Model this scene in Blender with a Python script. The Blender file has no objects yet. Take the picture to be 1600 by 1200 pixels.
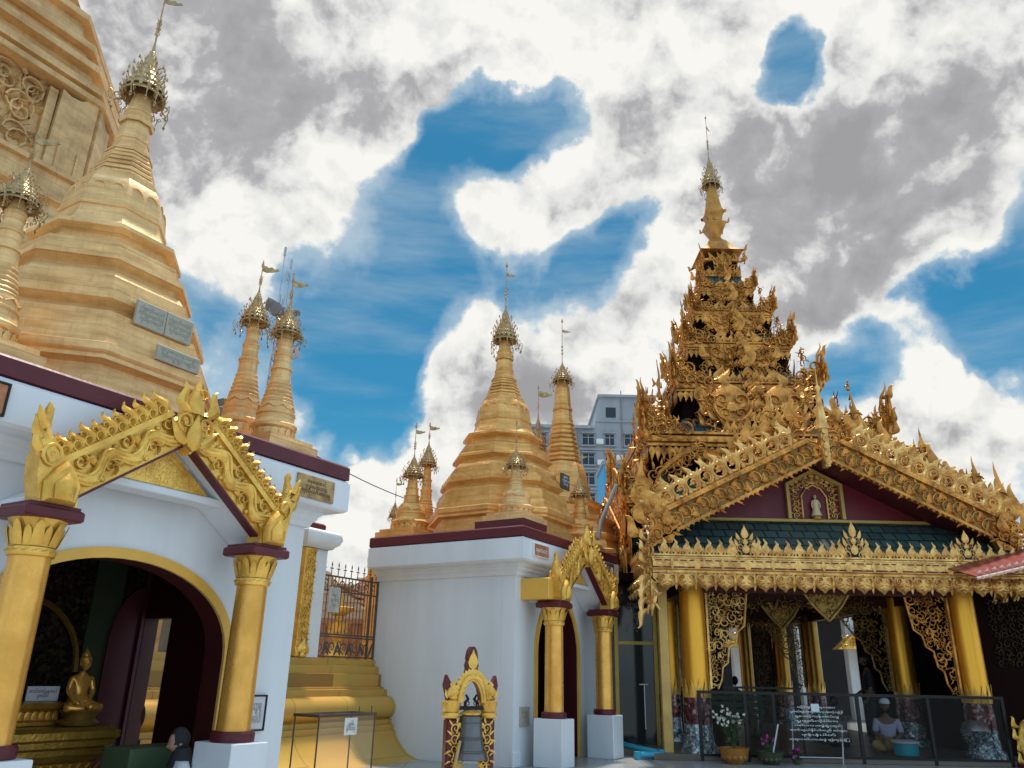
import bpy, math, random
import numpy as np
from mathutils import Vector, Matrix
R = math.radians
random.seed(7)
C = bpy.context.scene.collection
scene = bpy.context.scene

# ---------------------------------------------------------------- camera
FPX, PITCH, ROLL, EYE = 1226.0, R(20.35), R(1.2), 1.05
_F = np.array([0, math.cos(PITCH), math.sin(PITCH)])
_U = np.array([0, -math.sin(PITCH), math.cos(PITCH)])
_X = np.array([1.0, 0, 0])
_RC = _X*math.cos(ROLL) + _U*math.sin(ROLL)
_UC = -_X*math.sin(ROLL) + _U*math.cos(ROLL)
def ray(u, v):
    return _RC*(u-800)/FPX + _UC*(600-v)/FPX + _F
def at(u, v, Y):                       # a measured photo point at world depth Y
    r = ray(u, v); return np.array([0, 0, EYE]) + r*(Y/r[1])
cam_d = bpy.data.cameras.new('camera'); cam = bpy.data.objects.new('camera', cam_d); C.objects.link(cam)
cam_d.sensor_width = 36; cam_d.lens = FPX/1600*36; cam_d.clip_start = .05; cam_d.clip_end = 3000
cam.matrix_world = Matrix(((_RC[0], _UC[0], -_F[0], 0), (_RC[1], _UC[1], -_F[1], 0), (_RC[2], _UC[2], -_F[2], EYE), (0, 0, 0, 1)))
scene.camera = cam

# ---------------------------------------------------------------- light
SUN_EL, SUN_AZ = R(74), R(8)           # azimuth from +Y towards +X
sd = bpy.data.lights.new('sun', 'SUN'); sd.energy = 5.0; sd.angle = R(4); sd.color = (1.0, .93, .82)
so = bpy.data.objects.new('sun', sd); C.objects.link(so)
_sdir = Vector((math.cos(SUN_EL)*math.sin(SUN_AZ), math.cos(SUN_EL)*math.cos(SUN_AZ), math.sin(SUN_EL)))
so.rotation_euler = _sdir.to_track_quat('Z', 'Y').to_euler()
scene.view_settings.view_transform = 'Standard'; scene.view_settings.look = 'None'
scene.view_settings.gamma = 1; scene.view_settings.exposure = 0.0
scene.cycles.max_bounces = 8; scene.cycles.transparent_max_bounces = 12
scene.cycles.caustics_reflective = False; scene.cycles.caustics_refractive = False

# ---------------------------------------------------------------- sky: Nishita + cumulus laid out by world direction
CLOUDS = [  # photo-measured centre, radius, weight -> world direction
 (150,40,150,1),(300,90,190,1.2),(470,60,180,1.2),(560,160,110,.9),(480,260,130,1),(330,290,150,1),(240,190,170,1.1),(120,180,150,1),
 (430,380,90,.7),(360,350,90,.7),(520,330,70,.6),(600,40,120,.9),(370,430,60,.35),(590,230,60,.5),
 (710,50,120,.9),(800,20,120,.8),(900,20,130,.9),(700,115,60,.8),(760,90,50,.6),(1000,40,120,.9),
 (830,340,95,1),(900,300,90,.9),(770,320,60,.6),(790,370,50,.6),(960,230,110,1),(1040,120,140,1),(910,370,50,.4),
 (1130,60,90,.7),(1330,60,150,1),(1450,40,170,1),(1570,70,170,1),(1350,170,150,1),(1480,200,190,1.1),(1300,300,190,1.2),
 (1180,250,130,1),(1120,370,140,1),(1030,470,100,1),(1180,470,120,1),(1320,430,140,1),(1450,340,130,1),(1240,520,90,.9),(960,500,60,.8),(1330,520,60,.6),
 (1560,230,70,.6),(1080,280,90,.8),(1520,390,50,.4),
 (715,540,62,1),(760,600,90,1),(690,600,48,.8),(830,550,80,1),(900,560,80,1),(960,570,60,.9),(760,690,80,1),(700,720,60,.9),
 (840,640,90,1),(930,640,80,.9),(640,790,80,1),(580,830,70,.9),(570,760,40,.7),(610,880,80,.9),(760,510,40,.6),(990,620,60,.8),(520,900,50,.7),
 (1440,540,48,.9),(1470,525,40,.7),(1420,620,70,1),(1340,610,70,.9),(1480,640,90,1),(1560,620,75,1),(1595,545,30,.7),(1560,700,100,1),(1300,590,40,.7),(1420,700,80,1),
 (1215,120,58,-2.6),(1185,128,48,-2.2),(1245,135,40,-1.6),(1592,300,60,-2.4),(1545,465,105,-2.2),(1470,500,50,-.9),(1590,430,60,-1),(1335,568,70,-2.4),(1300,590,40,-1),(870,170,55,-1),(810,205,70,-1.5),(745,235,80,-1.3),(660,310,80,-.9),(690,170,40,-.5),(880,440,85,-1.6),(965,400,70,-1.8),(1010,330,40,-.6),(690,430,90,-1),(560,480,100,-.8),(300,470,70,-.6),(540,600,110,-1),(620,600,60,-.5),
 (480,690,36,.8),(505,705,25,.6),(455,655,24,.6),(290,440,28,.6),(400,470,30,.45),(330,470,24,.4),(900,420,30,.5),(860,470,26,.4),(780,150,40,.45),(850,230,34,.4),(930,330,40,.5),(1170,150,40,.4),(650,250,40,.35),(562,710,13,.7),
]
GREY = [(230,120,200,1),(420,130,150,.9),(300,220,110,.7),(560,60,110,.6),(130,200,90,.7),(900,60,100,.45),(1000,150,60,.3),
 (1320,330,190,1),(1420,270,150,.9),(1220,300,110,.7),(1500,170,130,.7),(1330,460,100,.8),(1550,60,110,.5),(1130,480,60,.3),(1180,60,60,.5),(1480,380,90,.6),
 (790,640,75,1),(760,580,45,.6),(850,640,80,.8),(860,590,40,.4),(740,760,45,.5),(940,640,50,.4),(1430,690,70,.4),(1500,690,80,.5),(590,860,60,.3),(740,340,30,.2)]
def build_world():
    w = bpy.data.worlds.new('World'); scene.world = w; w.use_nodes = True
    nt = w.node_tree; N = nt.nodes; L = nt.links; N.clear()
    def nd(t, **k):
        n = N.new(t)
        for a, b in k.items(): setattr(n, a, b)
        return n
    def math_(op, a, b=None, c=None, clamp=False):
        n = nd('ShaderNodeMath', operation=op, use_clamp=clamp)
        for i, x in enumerate((a, b, c)):
            if x is None: continue
            if isinstance(x, (int, float)): n.inputs[i].default_value = x
            else: L.new(x, n.inputs[i])
        return n.outputs[0]
    tc = nd('ShaderNodeTexCoord'); D = tc.outputs['Generated']
    def noise(vec, scale, detail, rough, lac=2.0, col=False, dist=0):
        n = nd('ShaderNodeTexNoise'); n.inputs['Scale'].default_value = scale; n.inputs['Detail'].default_value = detail
        n.inputs['Roughness'].default_value = rough; n.inputs['Lacunarity'].default_value = lac; n.inputs['Distortion'].default_value = dist
        L.new(vec, n.inputs['Vector']); return n.outputs['Color' if col else 'Fac']
    def vm(op, a, b):
        n = nd('ShaderNodeVectorMath', operation=op)
        for i, x in enumerate((a, b)):
            if isinstance(x, (tuple, list)): n.inputs[i].default_value = x
            elif isinstance(x, float): n.inputs['Scale'].default_value = x
            else: L.new(x, n.inputs[i])
        return n.outputs[0] if op != 'DOT_PRODUCT' else n.outputs['Value']
    def warp(vec, scale, amp, det):
        c = noise(vec, scale, det, .55, col=True)
        c = vm('SUBTRACT', c, (.5, .5, .5)); c = vm('SCALE', c, float(amp)); return vm('ADD', vec, c)
    W1 = warp(D, 5.0, .17, 9); W1 = vm('NORMALIZE', W1, (0, 0, 0))
    W2 = warp(D, 2.6, .16, 3); W2 = vm('NORMALIZE', W2, (0, 0, 0))
    def field(vec, blobs):
        acc = None
        for (u, v, r, wt) in blobs:
            d = ray(u, v); d = d/np.linalg.norm(d)
            e = ray(u+r*.7, v+r*.7); e = e/np.linalg.norm(e); ang = math.acos(float(d@e))
            dp = vm('DOT_PRODUCT', vec, tuple(float(x) for x in d))
            mr = nd('ShaderNodeMapRange'); mr.interpolation_type = 'SMOOTHSTEP'
            L.new(dp, mr.inputs['Value'])
            mr.inputs['From Min'].default_value = math.cos(ang*1.5); mr.inputs['From Max'].default_value = math.cos(ang*.05)
            mr.inputs['To Max'].default_value = wt
            acc = mr.outputs[0] if acc is None else math_('ADD', acc, mr.outputs[0])
        return acc
    dens = field(W1, CLOUDS); grey = field(W2, GREY)
    # generic broken cloud over the rest of the sky
    fwd = vm('DOT_PRODUCT', D, tuple(float(x) for x in _F))
    away = nd('ShaderNodeMapRange'); L.new(fwd, away.inputs['Value'])
    away.inputs['From Min'].default_value = .62; away.inputs['From Max'].default_value = .45
    gen = math_('MULTIPLY', math_('SUBTRACT', noise(D, 2.2, 4, .55), .40), 3.0, clamp=True)
    dens = math_('ADD', dens, math_('MULTIPLY', gen, away.outputs[0]))
    up = (0.01, .30, .95)
    def off(vec, k): return vm('ADD', vec, tuple(x*k for x in up))
    b1 = noise(W1, 11.0, 5, .5); b1u = noise(off(W1, .030), 11.0, 5, .5)
    f1 = noise(D, 7.0, 10, .60); f1u = noise(off(D, .035), 7.0, 10, .60)
    f2 = noise(D, 26.0, 6, .6); f4 = noise(D, 3.2, 6, .58)
    dn = math_('ADD', dens, math_('MULTIPLY', math_('SUBTRACT', f1, .5), 4.2))
    dn = math_('ADD', dn, math_('MULTIPLY', math_('SUBTRACT', b1, .5), 1.8))
    dn = math_('ADD', dn, math_('MULTIPLY', math_('SUBTRACT', f2, .5), 1.0))
    emb = math_('ADD', math_('MULTIPLY', math_('SUBTRACT', f1u, f1), 1.7), math_('MULTIPLY', math_('SUBTRACT', b1u, b1), 2.0))
    def mr_(x, a, b, c=0, d=1, sm=True):
        m = nd('ShaderNodeMapRange'); m.interpolation_type = 'SMOOTHSTEP' if sm else 'LINEAR'; L.new(x, m.inputs['Value'])
        for k, val in (('From Min', a), ('From Max', b), ('To Min', c), ('To Max', d)): m.inputs[k].default_value = val
        return m.outputs[0]
    alpha = mr_(dn, .25, .95)
    core = mr_(dn, .25, 2.8, .05, 1, True)
    g = math_('ADD', math_('ADD', mr_(grey, .0, 2.9, .12, .95, False), math_('MULTIPLY', math_('SUBTRACT', f1, .5), -1.1)), math_('MULTIPLY', math_('SUBTRACT', f4, .5), 1.1))
    shade = math_('ADD', math_('MULTIPLY', core, g), emb, clamp=True)
    ramp = nd('ShaderNodeValToRGB'); L.new(shade, ramp.inputs[0])
    cr = ramp.color_ramp; cr.elements[0].position = 0; cr.elements[0].color = (.94, .93, .88, 1)
    cr.elements[1].position = 1; cr.elements[1].color = (.35, .35, .36, 1)
    e = cr.elements.new(.28); e.color = (.78, .78, .765, 1)
    e = cr.elements.new(.6); e.color = (.43, .43, .445, 1)
    # clear sky
    sky = nd('ShaderNodeTexSky'); sky.sky_type = 'NISHITA'; sky.sun_disc = False
    sky.sun_elevation = SUN_EL; sky.sun_rotation = SUN_AZ; sky.air_density = 1.0; sky.dust_density = .6; sky.ozone_density = 2.5
    tint = nd('ShaderNodeMix', data_type='RGBA', blend_type='MULTIPLY'); tint.inputs[0].default_value = 1
    L.new(sky.outputs[0], tint.inputs[6]); tint.inputs[7].default_value = SKY_TINT
    # thin veils of cirrus
    st = nd('ShaderNodeMapping'); L.new(D, st.inputs['Vector']); st.inputs['Scale'].default_value = (1.0, 1.0, 5.0)
    veil = mr_(noise(st.outputs[0], 2.6, 6, .6), .38, .76, 0, .6)
    k10 = nd('ShaderNodeMix', data_type='RGBA', blend_type='MULTIPLY'); k10.inputs[0].default_value = 1
    L.new(ramp.outputs[0], k10.inputs[6]); k10.inputs[7].default_value = (10, 10, 10, 1)
    vm1 = nd('ShaderNodeMix', data_type='RGBA'); L.new(veil, vm1.inputs[0]); L.new(tint.outputs[2], vm1.inputs[6]); vm1.inputs[7].default_value = (4.2, 5.4, 6.4, 1)
    wisp = mr_(math_('ADD', dn, math_('MULTIPLY', math_('SUBTRACT', f4, .5), 1.6)), -1.0, .6, 0, .55)
    vm2 = nd('ShaderNodeMix', data_type='RGBA'); L.new(wisp, vm2.inputs[0]); L.new(vm1.outputs[2], vm2.inputs[6]); vm2.inputs[7].default_value = (6.2, 7.2, 7.8, 1); vm1 = vm2
    sp = nd('ShaderNodeSeparateXYZ'); L.new(D, sp.inputs[0]); low = mr_(sp.outputs[2], .30, .0, 0, .92)
    vm3 = nd('ShaderNodeMix', data_type='RGBA'); L.new(low, vm3.inputs[0]); L.new(vm1.outputs[2], vm3.inputs[6]); vm3.inputs[7].default_value = (5.2, 6.6, 7.6, 1); vm1 = vm3
    mix = nd('ShaderNodeMix', data_type='RGBA'); L.new(alpha, mix.inputs[0]); L.new(vm1.outputs[2], mix.inputs[6]); L.new(k10.outputs[2], mix.inputs[7])
    # sky behind the viewer raised and blued: added fill for the shaded fronts
    gain = nd('ShaderNodeMix', data_type='RGBA'); L.new(away.outputs[0], gain.inputs[0]); gain.inputs[6].default_value = (1, 1, 1, 1); gain.inputs[7].default_value = (1.2, 1.4, 1.55, 1)
    gm = nd('ShaderNodeMix', data_type='RGBA', blend_type='MULTIPLY'); gm.inputs[0].default_value = 1; L.new(mix.outputs[2], gm.inputs[6]); L.new(gain.outputs[2], gm.inputs[7]); mix = gm
    bg = nd('ShaderNodeBackground'); bg.inputs['Strength'].default_value = .1; L.new(mix.outputs[2], bg.inputs['Color'])
    out = nd('ShaderNodeOutputWorld'); L.new(bg.outputs[0], out.inputs['Surface'])
    w.cycles.sampling_method = 'MANUAL'; w.cycles.sample_map_resolution = 512
SKY_TINT = (.22, .84, .93, 1)
build_world()
# ---------------------------------------------------------------- materials
MATS = {}
def mat(name, col, rough=.5, metal=0.0, var=0.0, vscale=3.0, col2=None, bump=0.0, bscale=40.0, spec=.5, trans=0.0, alpha=1.0, streak=0.0, ior=1.45, emit=None, coat=0.0, seams=None):
    if name in MATS: return MATS[name]
    m = bpy.data.materials.new(name); m.use_nodes = True; nt = m.node_tree; N = nt.nodes; L = nt.links
    p = N['Principled BSDF']; p.inputs['Roughness'].default_value = rough; p.inputs['Metallic'].default_value = metal
    p.inputs['Base Color'].default_value = (*col, 1); p.inputs['Specular IOR Level'].default_value = spec
    p.inputs['Transmission Weight'].default_value = trans; p.inputs['Alpha'].default_value = alpha; p.inputs['IOR'].default_value = ior
    p.inputs['Coat Weight'].default_value = coat
    tc = N.new('ShaderNodeTexCoord')
    if var > 0 or col2:
        n = N.new('ShaderNodeTexNoise'); n.inputs['Scale'].default_value = vscale; n.inputs['Detail'].default_value = 8; n.inputs['Roughness'].default_value = .62
        src = tc.outputs['Object']
        if streak:
            mp = N.new('ShaderNodeMapping'); mp.inputs['Scale'].default_value = (1, 1, streak); L.new(src, mp.inputs['Vector']); src = mp.outputs[0]
        L.new(src, n.inputs['Vector'])
        r = N.new('ShaderNodeValToRGB'); L.new(n.outputs['Fac'], r.inputs[0])
        c2 = col2 or tuple(x*.5 for x in col)
        r.color_ramp.elements[0].position = .5-.22; r.color_ramp.elements[0].color = (*[a*(1-var)+b*var for a, b in zip(col, c2)], 1)
        r.color_ramp.elements[1].position = .5+.16; r.color_ramp.elements[1].color = (*[min(1, x*(1+.12*var)) for x in col], 1)
        L.new(r.outputs[0], p.inputs['Base Color'])
        rr = N.new('ShaderNodeMapRange'); L.new(n.outputs['Fac'], rr.inputs['Value']); rr.inputs['From Min'].default_value = .3; rr.inputs['From Max'].default_value = .7
        rr.inputs['To Min'].default_value = min(1, rough+.12*var); rr.inputs['To Max'].default_value = max(.05, rough-.1*var); L.new(rr.outputs[0], p.inputs['Roughness'])
    if bump > 0:
        n2 = N.new('ShaderNodeTexNoise'); n2.inputs['Scale'].default_value = bscale; n2.inputs['Detail'].default_value = 5; L.new(tc.outputs['Object'], n2.inputs['Vector'])
        b = N.new('ShaderNodeBump'); b.inputs['Strength'].default_value = bump; b.inputs['Distance'].default_value = .02; L.new(n2.outputs['Fac'], b.inputs['Height']); L.new(b.outputs[0], p.inputs['Normal'])
    if seams:                      # courses of gilded plates: thin darker joints and slightly different leaves
        sx = N.new('ShaderNodeSeparateXYZ'); L.new(tc.outputs['Object'], sx.inputs[0]); ad = N.new('ShaderNodeMath'); ad.inputs[1].default_value = 0; L.new(sx.outputs[0], ad.inputs[0]); L.new(sx.outputs[1], ad.inputs[1])
        cb = N.new('ShaderNodeCombineXYZ'); L.new(ad.outputs[0], cb.inputs[0]); L.new(sx.outputs[2], cb.inputs[1])
        br = N.new('ShaderNodeTexBrick'); br.inputs['Scale'].default_value = 1; br.inputs['Brick Width'].default_value = seams[0]; br.inputs['Row Height'].default_value = seams[1]; br.inputs['Mortar Size'].default_value = seams[2]
        br.inputs['Color1'].default_value = (1, 1, 1, 1); br.inputs['Color2'].default_value = (.80, .77, .72, 1); br.inputs['Mortar'].default_value = (.52, .42, .34, 1); L.new(cb.outputs[0], br.inputs['Vector'])
        mm = N.new('ShaderNodeMix'); mm.data_type = 'RGBA'; mm.blend_type = 'MULTIPLY'; mm.inputs[0].default_value = .42; L.new(r.outputs[0], mm.inputs[6]); L.new(br.outputs['Color'], mm.inputs[7]); L.new(mm.outputs[2], p.inputs['Base Color'])
        n3 = N.new('ShaderNodeTexNoise'); n3.inputs['Scale'].default_value = 5; n3.inputs['Detail'].default_value = 9; n3.inputs['Roughness'].default_value = .7
        mp3 = N.new('ShaderNodeMapping'); mp3.inputs['Scale'].default_value = (1.6, 1.6, .22); L.new(tc.outputs['Object'], mp3.inputs['Vector']); L.new(mp3.outputs[0], n3.inputs['Vector'])
        rs = N.new('ShaderNodeValToRGB'); L.new(n3.outputs['Fac'], rs.inputs[0]); rs.color_ramp.elements[0].position = .36; rs.color_ramp.elements[0].color = (.58, .48, .40, 1); rs.color_ramp.elements[1].position = .54; rs.color_ramp.elements[1].color = (1, 1, 1, 1)
        m2 = N.new('ShaderNodeMix'); m2.data_type = 'RGBA'; m2.blend_type = 'MULTIPLY'; m2.inputs[0].default_value = .32; L.new(mm.outputs[2], m2.inputs[6]); L.new(rs.outputs[0], m2.inputs[7]); L.new(m2.outputs[2], p.inputs['Base Color'])
        b2 = N.new('ShaderNodeBump'); b2.inputs['Strength'].default_value = .16; b2.inputs['Distance'].default_value = .01; b2.invert = True; L.new(br.outputs['Fac'], b2.inputs['Height']); L.new(b.outputs[0], b2.inputs['Normal']); L.new(b2.outputs[0], p.inputs['Normal'])
    if emit:
        p.inputs['Emission Color'].default_value = (*emit, 1); p.inputs['Emission Strength'].default_value = 1
    MATS[name] = m; return m
def mosaic(name, cols, scale, rough=.2, metal=.3, grout=(.05, .04, .04)):
    if name in MATS: return MATS[name]
    m = bpy.data.materials.new(name); m.use_nodes = True; nt = m.node_tree; N = nt.nodes; L = nt.links; p = N['Principled BSDF']
    tc = N.new('ShaderNodeTexCoord'); v = N.new('ShaderNodeTexVoronoi'); v.inputs['Scale'].default_value = scale; L.new(tc.outputs['Object'], v.inputs['Vector'])
    s = N.new('ShaderNodeSeparateColor'); L.new(v.outputs['Color'], s.inputs[0])
    r = N.new('ShaderNodeValToRGB'); r.color_ramp.interpolation = 'CONSTANT'; L.new(s.outputs[0], r.inputs[0])
    els = r.color_ramp.elements
    while len(els) < len(cols): els.new(.5)
    for i, c in enumerate(cols): els[i].position = i/len(cols); els[i].color = (*c, 1)
    v2 = N.new('ShaderNodeTexVoronoi'); v2.feature = 'DISTANCE_TO_EDGE'; v2.inputs['Scale'].default_value = scale; L.new(tc.outputs['Object'], v2.inputs['Vector'])
    e = N.new('ShaderNodeMath'); e.operation = 'GREATER_THAN'; e.inputs[1].default_value = .06; L.new(v2.outputs['Distance'], e.inputs[0])
    mx = N.new('ShaderNodeMix'); mx.data_type = 'RGBA'; L.new(e.outputs[0], mx.inputs[0]); mx.inputs[6].default_value = (*grout, 1); L.new(r.outputs[0], mx.inputs[7]); L.new(mx.outputs[2], p.inputs['Base Color'])
    b = N.new('ShaderNodeBump'); b.inputs['Strength'].default_value = .5; b.inputs['Distance'].default_value = .01; L.new(s.outputs[1], b.inputs['Height']); L.new(b.outputs[0], p.inputs['Normal'])
    p.inputs['Roughness'].default_value = rough; p.inputs['Metallic'].default_value = metal
    MATS[name] = m; return m
def brickmat(name, col, col2, mort, sx, sy, rough=.5, metal=0, offset=.5, msize=.02, bump=.3, rot=(0, 0, 0), coat=0):
    if name in MATS: return MATS[name]
    m = bpy.data.materials.new(name); m.use_nodes = True; nt = m.node_tree; N = nt.nodes; L = nt.links; p = N['Principled BSDF']
    tc = N.new('ShaderNodeTexCoord'); mp = N.new('ShaderNodeMapping'); mp.inputs['Rotation'].default_value = rot; L.new(tc.outputs['Object'], mp.inputs['Vector'])
    b = N.new('ShaderNodeTexBrick'); L.new(mp.outputs[0], b.inputs['Vector']); b.inputs['Scale'].default_value = 1; b.inputs['Brick Width'].default_value = sx; b.inputs['Row Height'].default_value = sy
    b.offset = offset; b.inputs['Mortar Size'].default_value = msize; b.inputs['Color1'].default_value = (*col, 1); b.inputs['Color2'].default_value = (*col2, 1); b.inputs['Mortar'].default_value = (*mort, 1)
    n = N.new('ShaderNodeTexNoise'); n.inputs['Scale'].default_value = 2.5; n.inputs['Detail'].default_value = 8; L.new(tc.outputs['Object'], n.inputs['Vector'])
    mx = N.new('ShaderNodeMix'); mx.data_type = 'RGBA'; mx.blend_type = 'MULTIPLY'; mx.inputs[0].default_value = .5; L.new(b.outputs[0], mx.inputs[6]); L.new(n.outputs['Color'], mx.inputs[7])
    hs = N.new('ShaderNodeMix'); hs.data_type = 'RGBA'; hs.inputs[0].default_value = .6; L.new(b.outputs[0], hs.inputs[6]); L.new(mx.outputs[2], hs.inputs[7]); L.new(hs.outputs[2], p.inputs['Base Color'])
    bp = N.new('ShaderNodeBump'); bp.inputs['Strength'].default_value = bump; bp.inputs['Distance'].default_value = .02; bp.invert = True; L.new(b.outputs['Fac'], bp.inputs['Height']); L.new(bp.outputs[0], p.inputs['Normal'])
    p.inputs['Roughness'].default_value = rough; p.inputs['Metallic'].default_value = metal; p.inputs['Coat Weight'].default_value = coat
    MATS[name] = m; return m
GOLDL = mat('gilded_plaster', (.94, .595, .265), .38, .25, .85, 2.2, (.56, .30, .10), .3, 14, streak=5, seams=(.44, .085, .003))
GOLDM = mat('gilded_plaster_warm', (.95, .52, .17), .34, .38, .8, 2.4, (.54, .24, .05), .3, 14, streak=5, seams=(.44, .085, .003))
GOLDP = mat('pagoda_gilding', (.74, .48, .22), .48, .18, .85, 1.3, (.42, .24, .09), .3, 6, streak=3, seams=(1.5, .36, .008))
CARVE = mat('carved_gilt_teak', (.78, .35, .075), .35, .7, 1.0, 5.0, (.17, .05, .007), .3, 60)
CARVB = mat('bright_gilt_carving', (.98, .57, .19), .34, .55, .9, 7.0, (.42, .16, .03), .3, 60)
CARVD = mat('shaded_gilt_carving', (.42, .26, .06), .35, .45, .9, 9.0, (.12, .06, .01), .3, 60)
GILT = mat('yellow_gilt_relief', (.94, .56, .12), .30, .45, .8, 5, (.48, .22, .02), .25, 40)
GCOL = mat('gold_column_paint', (.92, .47, .10), .27, .5, .6, 4, (.58, .26, .03), .15, 18)
GTRIM = mat('gold_trim_paint', (.82, .47, .08), .45, .1, .3, 3)
THRONE = mat('throne_gilding', (.60, .34, .06), .3, .7, .8, 7, (.25, .12, .02), .25, 40)
GDARK = mat('brown_gilt_and_shade', (.30, .17, .04), .45, .4, .8, 6, (.12, .06, .02), .2, 40)
GSTEP = brickmat('gold_painted_plinth', (.60, .34, .06), (.63, .365, .07), (.36, .19, .03), 1.15, .9, .38, .15, msize=.006, bump=.15)
HTI = mat('umbrella_metal', (.52, .36, .17), .35, .65, .7, 14, (.16, .10, .05), .2, 60)
WHITE = mat('white_glazed_wall', (.74, .775, .83), .32, 0, .5, 1.6, (.56, .58, .60), .06, 10, streak=.14)
WHITE2 = mat('white_plaster', (.76, .76, .76), .6, 0, .35, 2, (.55, .53, .5), .1, 20)
CREAM = mat('cream_plaster', (.62, .50, .40), .6, 0, .3, 1.5, (.48, .38, .30), .05, 20)
MAROON = mat('maroon_paint', (.115, .012, .02), .42, 0, .5, 4, (.06, .008, .012), .1, 25)
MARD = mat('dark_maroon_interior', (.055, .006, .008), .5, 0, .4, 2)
MARP = mat('plum_wall', (.10, .018, .035), .5, 0, .3, 2)
REDW = mat('red_pediment_board', (.16, .012, .02), .4, 0, .5, 3, (.09, .008, .014), .1, 20, streak=.3)
GREENW = mat('dark_green_wall', (.05, .075, .04), .5, 0, .3, 3)
TILE = brickmat('green_roof_tile', (.04, .085, .085), (.075, .125, .12), (.008, .02, .02), .2, .16, .4, 0, msize=.012, bump=.4)
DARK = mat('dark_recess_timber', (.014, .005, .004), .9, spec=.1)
IRON = mat('wrought_iron', (.13, .10, .08), .5, .5, .6, 12)
BLACKM = mat('black_frame_metal', (.012, .010, .010), .4, .3)
STEEL = mat('steel', (.45, .45, .46), .35, .8)
STONE = mat('grey_marble_plaque', (.40, .38, .31), .55, 0, .6, 4, (.27, .25, .20))
PLAQ = mat('engraved_writing', (.30, .29, .25), .6)
GLASSC = mat('clear_glass', (.9, .95, .95), .03, 0, alpha=.05)
GLASSD = mat('tinted_window_glass', (.03, .035, .035), .06, 0, .3, 2)
WINDG = mat('office_window_glass', (.03, .035, .045), .12, 0)
OFFW = mat('weathered_office_render', (.33, .36, .40), .8, 0, .9, .45, (.24, .25, .26), streak=.35)
BLUEP = mat('blue_panel', (.02, .32, .62), .5, 0, .5, 1, (.10, .45, .70))
PVC = mat('blue_plastic_pipe', (.05, .36, .52), .35, 0, .3, 6)
PIPEW = mat('grey_plastic_pipe', (.26, .24, .22), .5, 0, .5, 5)
BRONZE = mat('dark_bronze', (.16, .155, .16), .34, .7, .6, 6, (.12, .11, .11))
WOOD = mat('pale_wood', (.50, .34, .13), .5, 0, .5, 8)
SKIN = mat('skin', (.46, .27, .19), .5, 0, .15, 10)
SKIND = mat('dark_skin', (.16, .085, .055), .5)
HAIR = mat('black_hair', (.012, .008, .007), .5, 0, .3, 30)
CLW = mat('white_cloth', (.62, .62, .66), .8, 0, .3, 6)
CLT = mat('teal_cloth', (.03, .22, .20), .8, 0, .3, 6)
CLD = mat('dark_cloth', (.02, .018, .025), .8)
CLL = mat('lavender_cloth', (.42, .42, .58), .8, 0, .2, 6)
CLG = mat('green_cloth', (.06, .11, .05), .8)
LEAF = mat('plant_leaf', (.06, .10, .04), .5, 0, .5, 9)
PETW = mat('white_petal', (.70, .68, .62), .6)
PETP = mat('magenta_petal', (.55, .04, .33), .6)
POTO = mat('orange_glazed_pot', (.40, .17, .03), .25, 0, .6, 9, (.20, .07, .01))
POTG = mat('green_glazed_pot', (.06, .07, .035), .25, 0, .5, 9)
LETW = mat('white_lettering', (.85, .90, .92), .5)
LETK = mat('black_lettering', (.02, .015, .012), .6)
REDROOF = mat('red_metal_awning', (.22, .025, .025), .35, 0, .5, 4, (.12, .014, .014), streak=.3)
TERRA = mat('terracotta_tile', (.50, .22, .10), .6, 0, .5, 4)
ORANGE = mat('orange_wall', (.50, .17, .03), .6, 0, .5, 2)
SALMON = mat('salmon_roof', (.62, .30, .20), .6, 0, .4, 1)
MOSM = mosaic('red_glass_mosaic', [(.20, .03, .04), (.33, .12, .10), (.10, .01, .02), (.45, .30, .28), (.16, .04, .03)], 22)
MOSB = mosaic('silver_glass_mosaic', [(.25, .33, .36), (.48, .55, .58), (.12, .17, .19), (.6, .66, .68), (.30, .40, .44)], 22)
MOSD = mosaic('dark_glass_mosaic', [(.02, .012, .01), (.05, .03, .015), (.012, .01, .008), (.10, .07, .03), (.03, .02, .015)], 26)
PLAST = mat('turquoise_plastic', (.03, .40, .50), .4)
GBOX = mat('green_painted_box', (.10, .16, .08), .6, 0, .3, 4)

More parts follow.
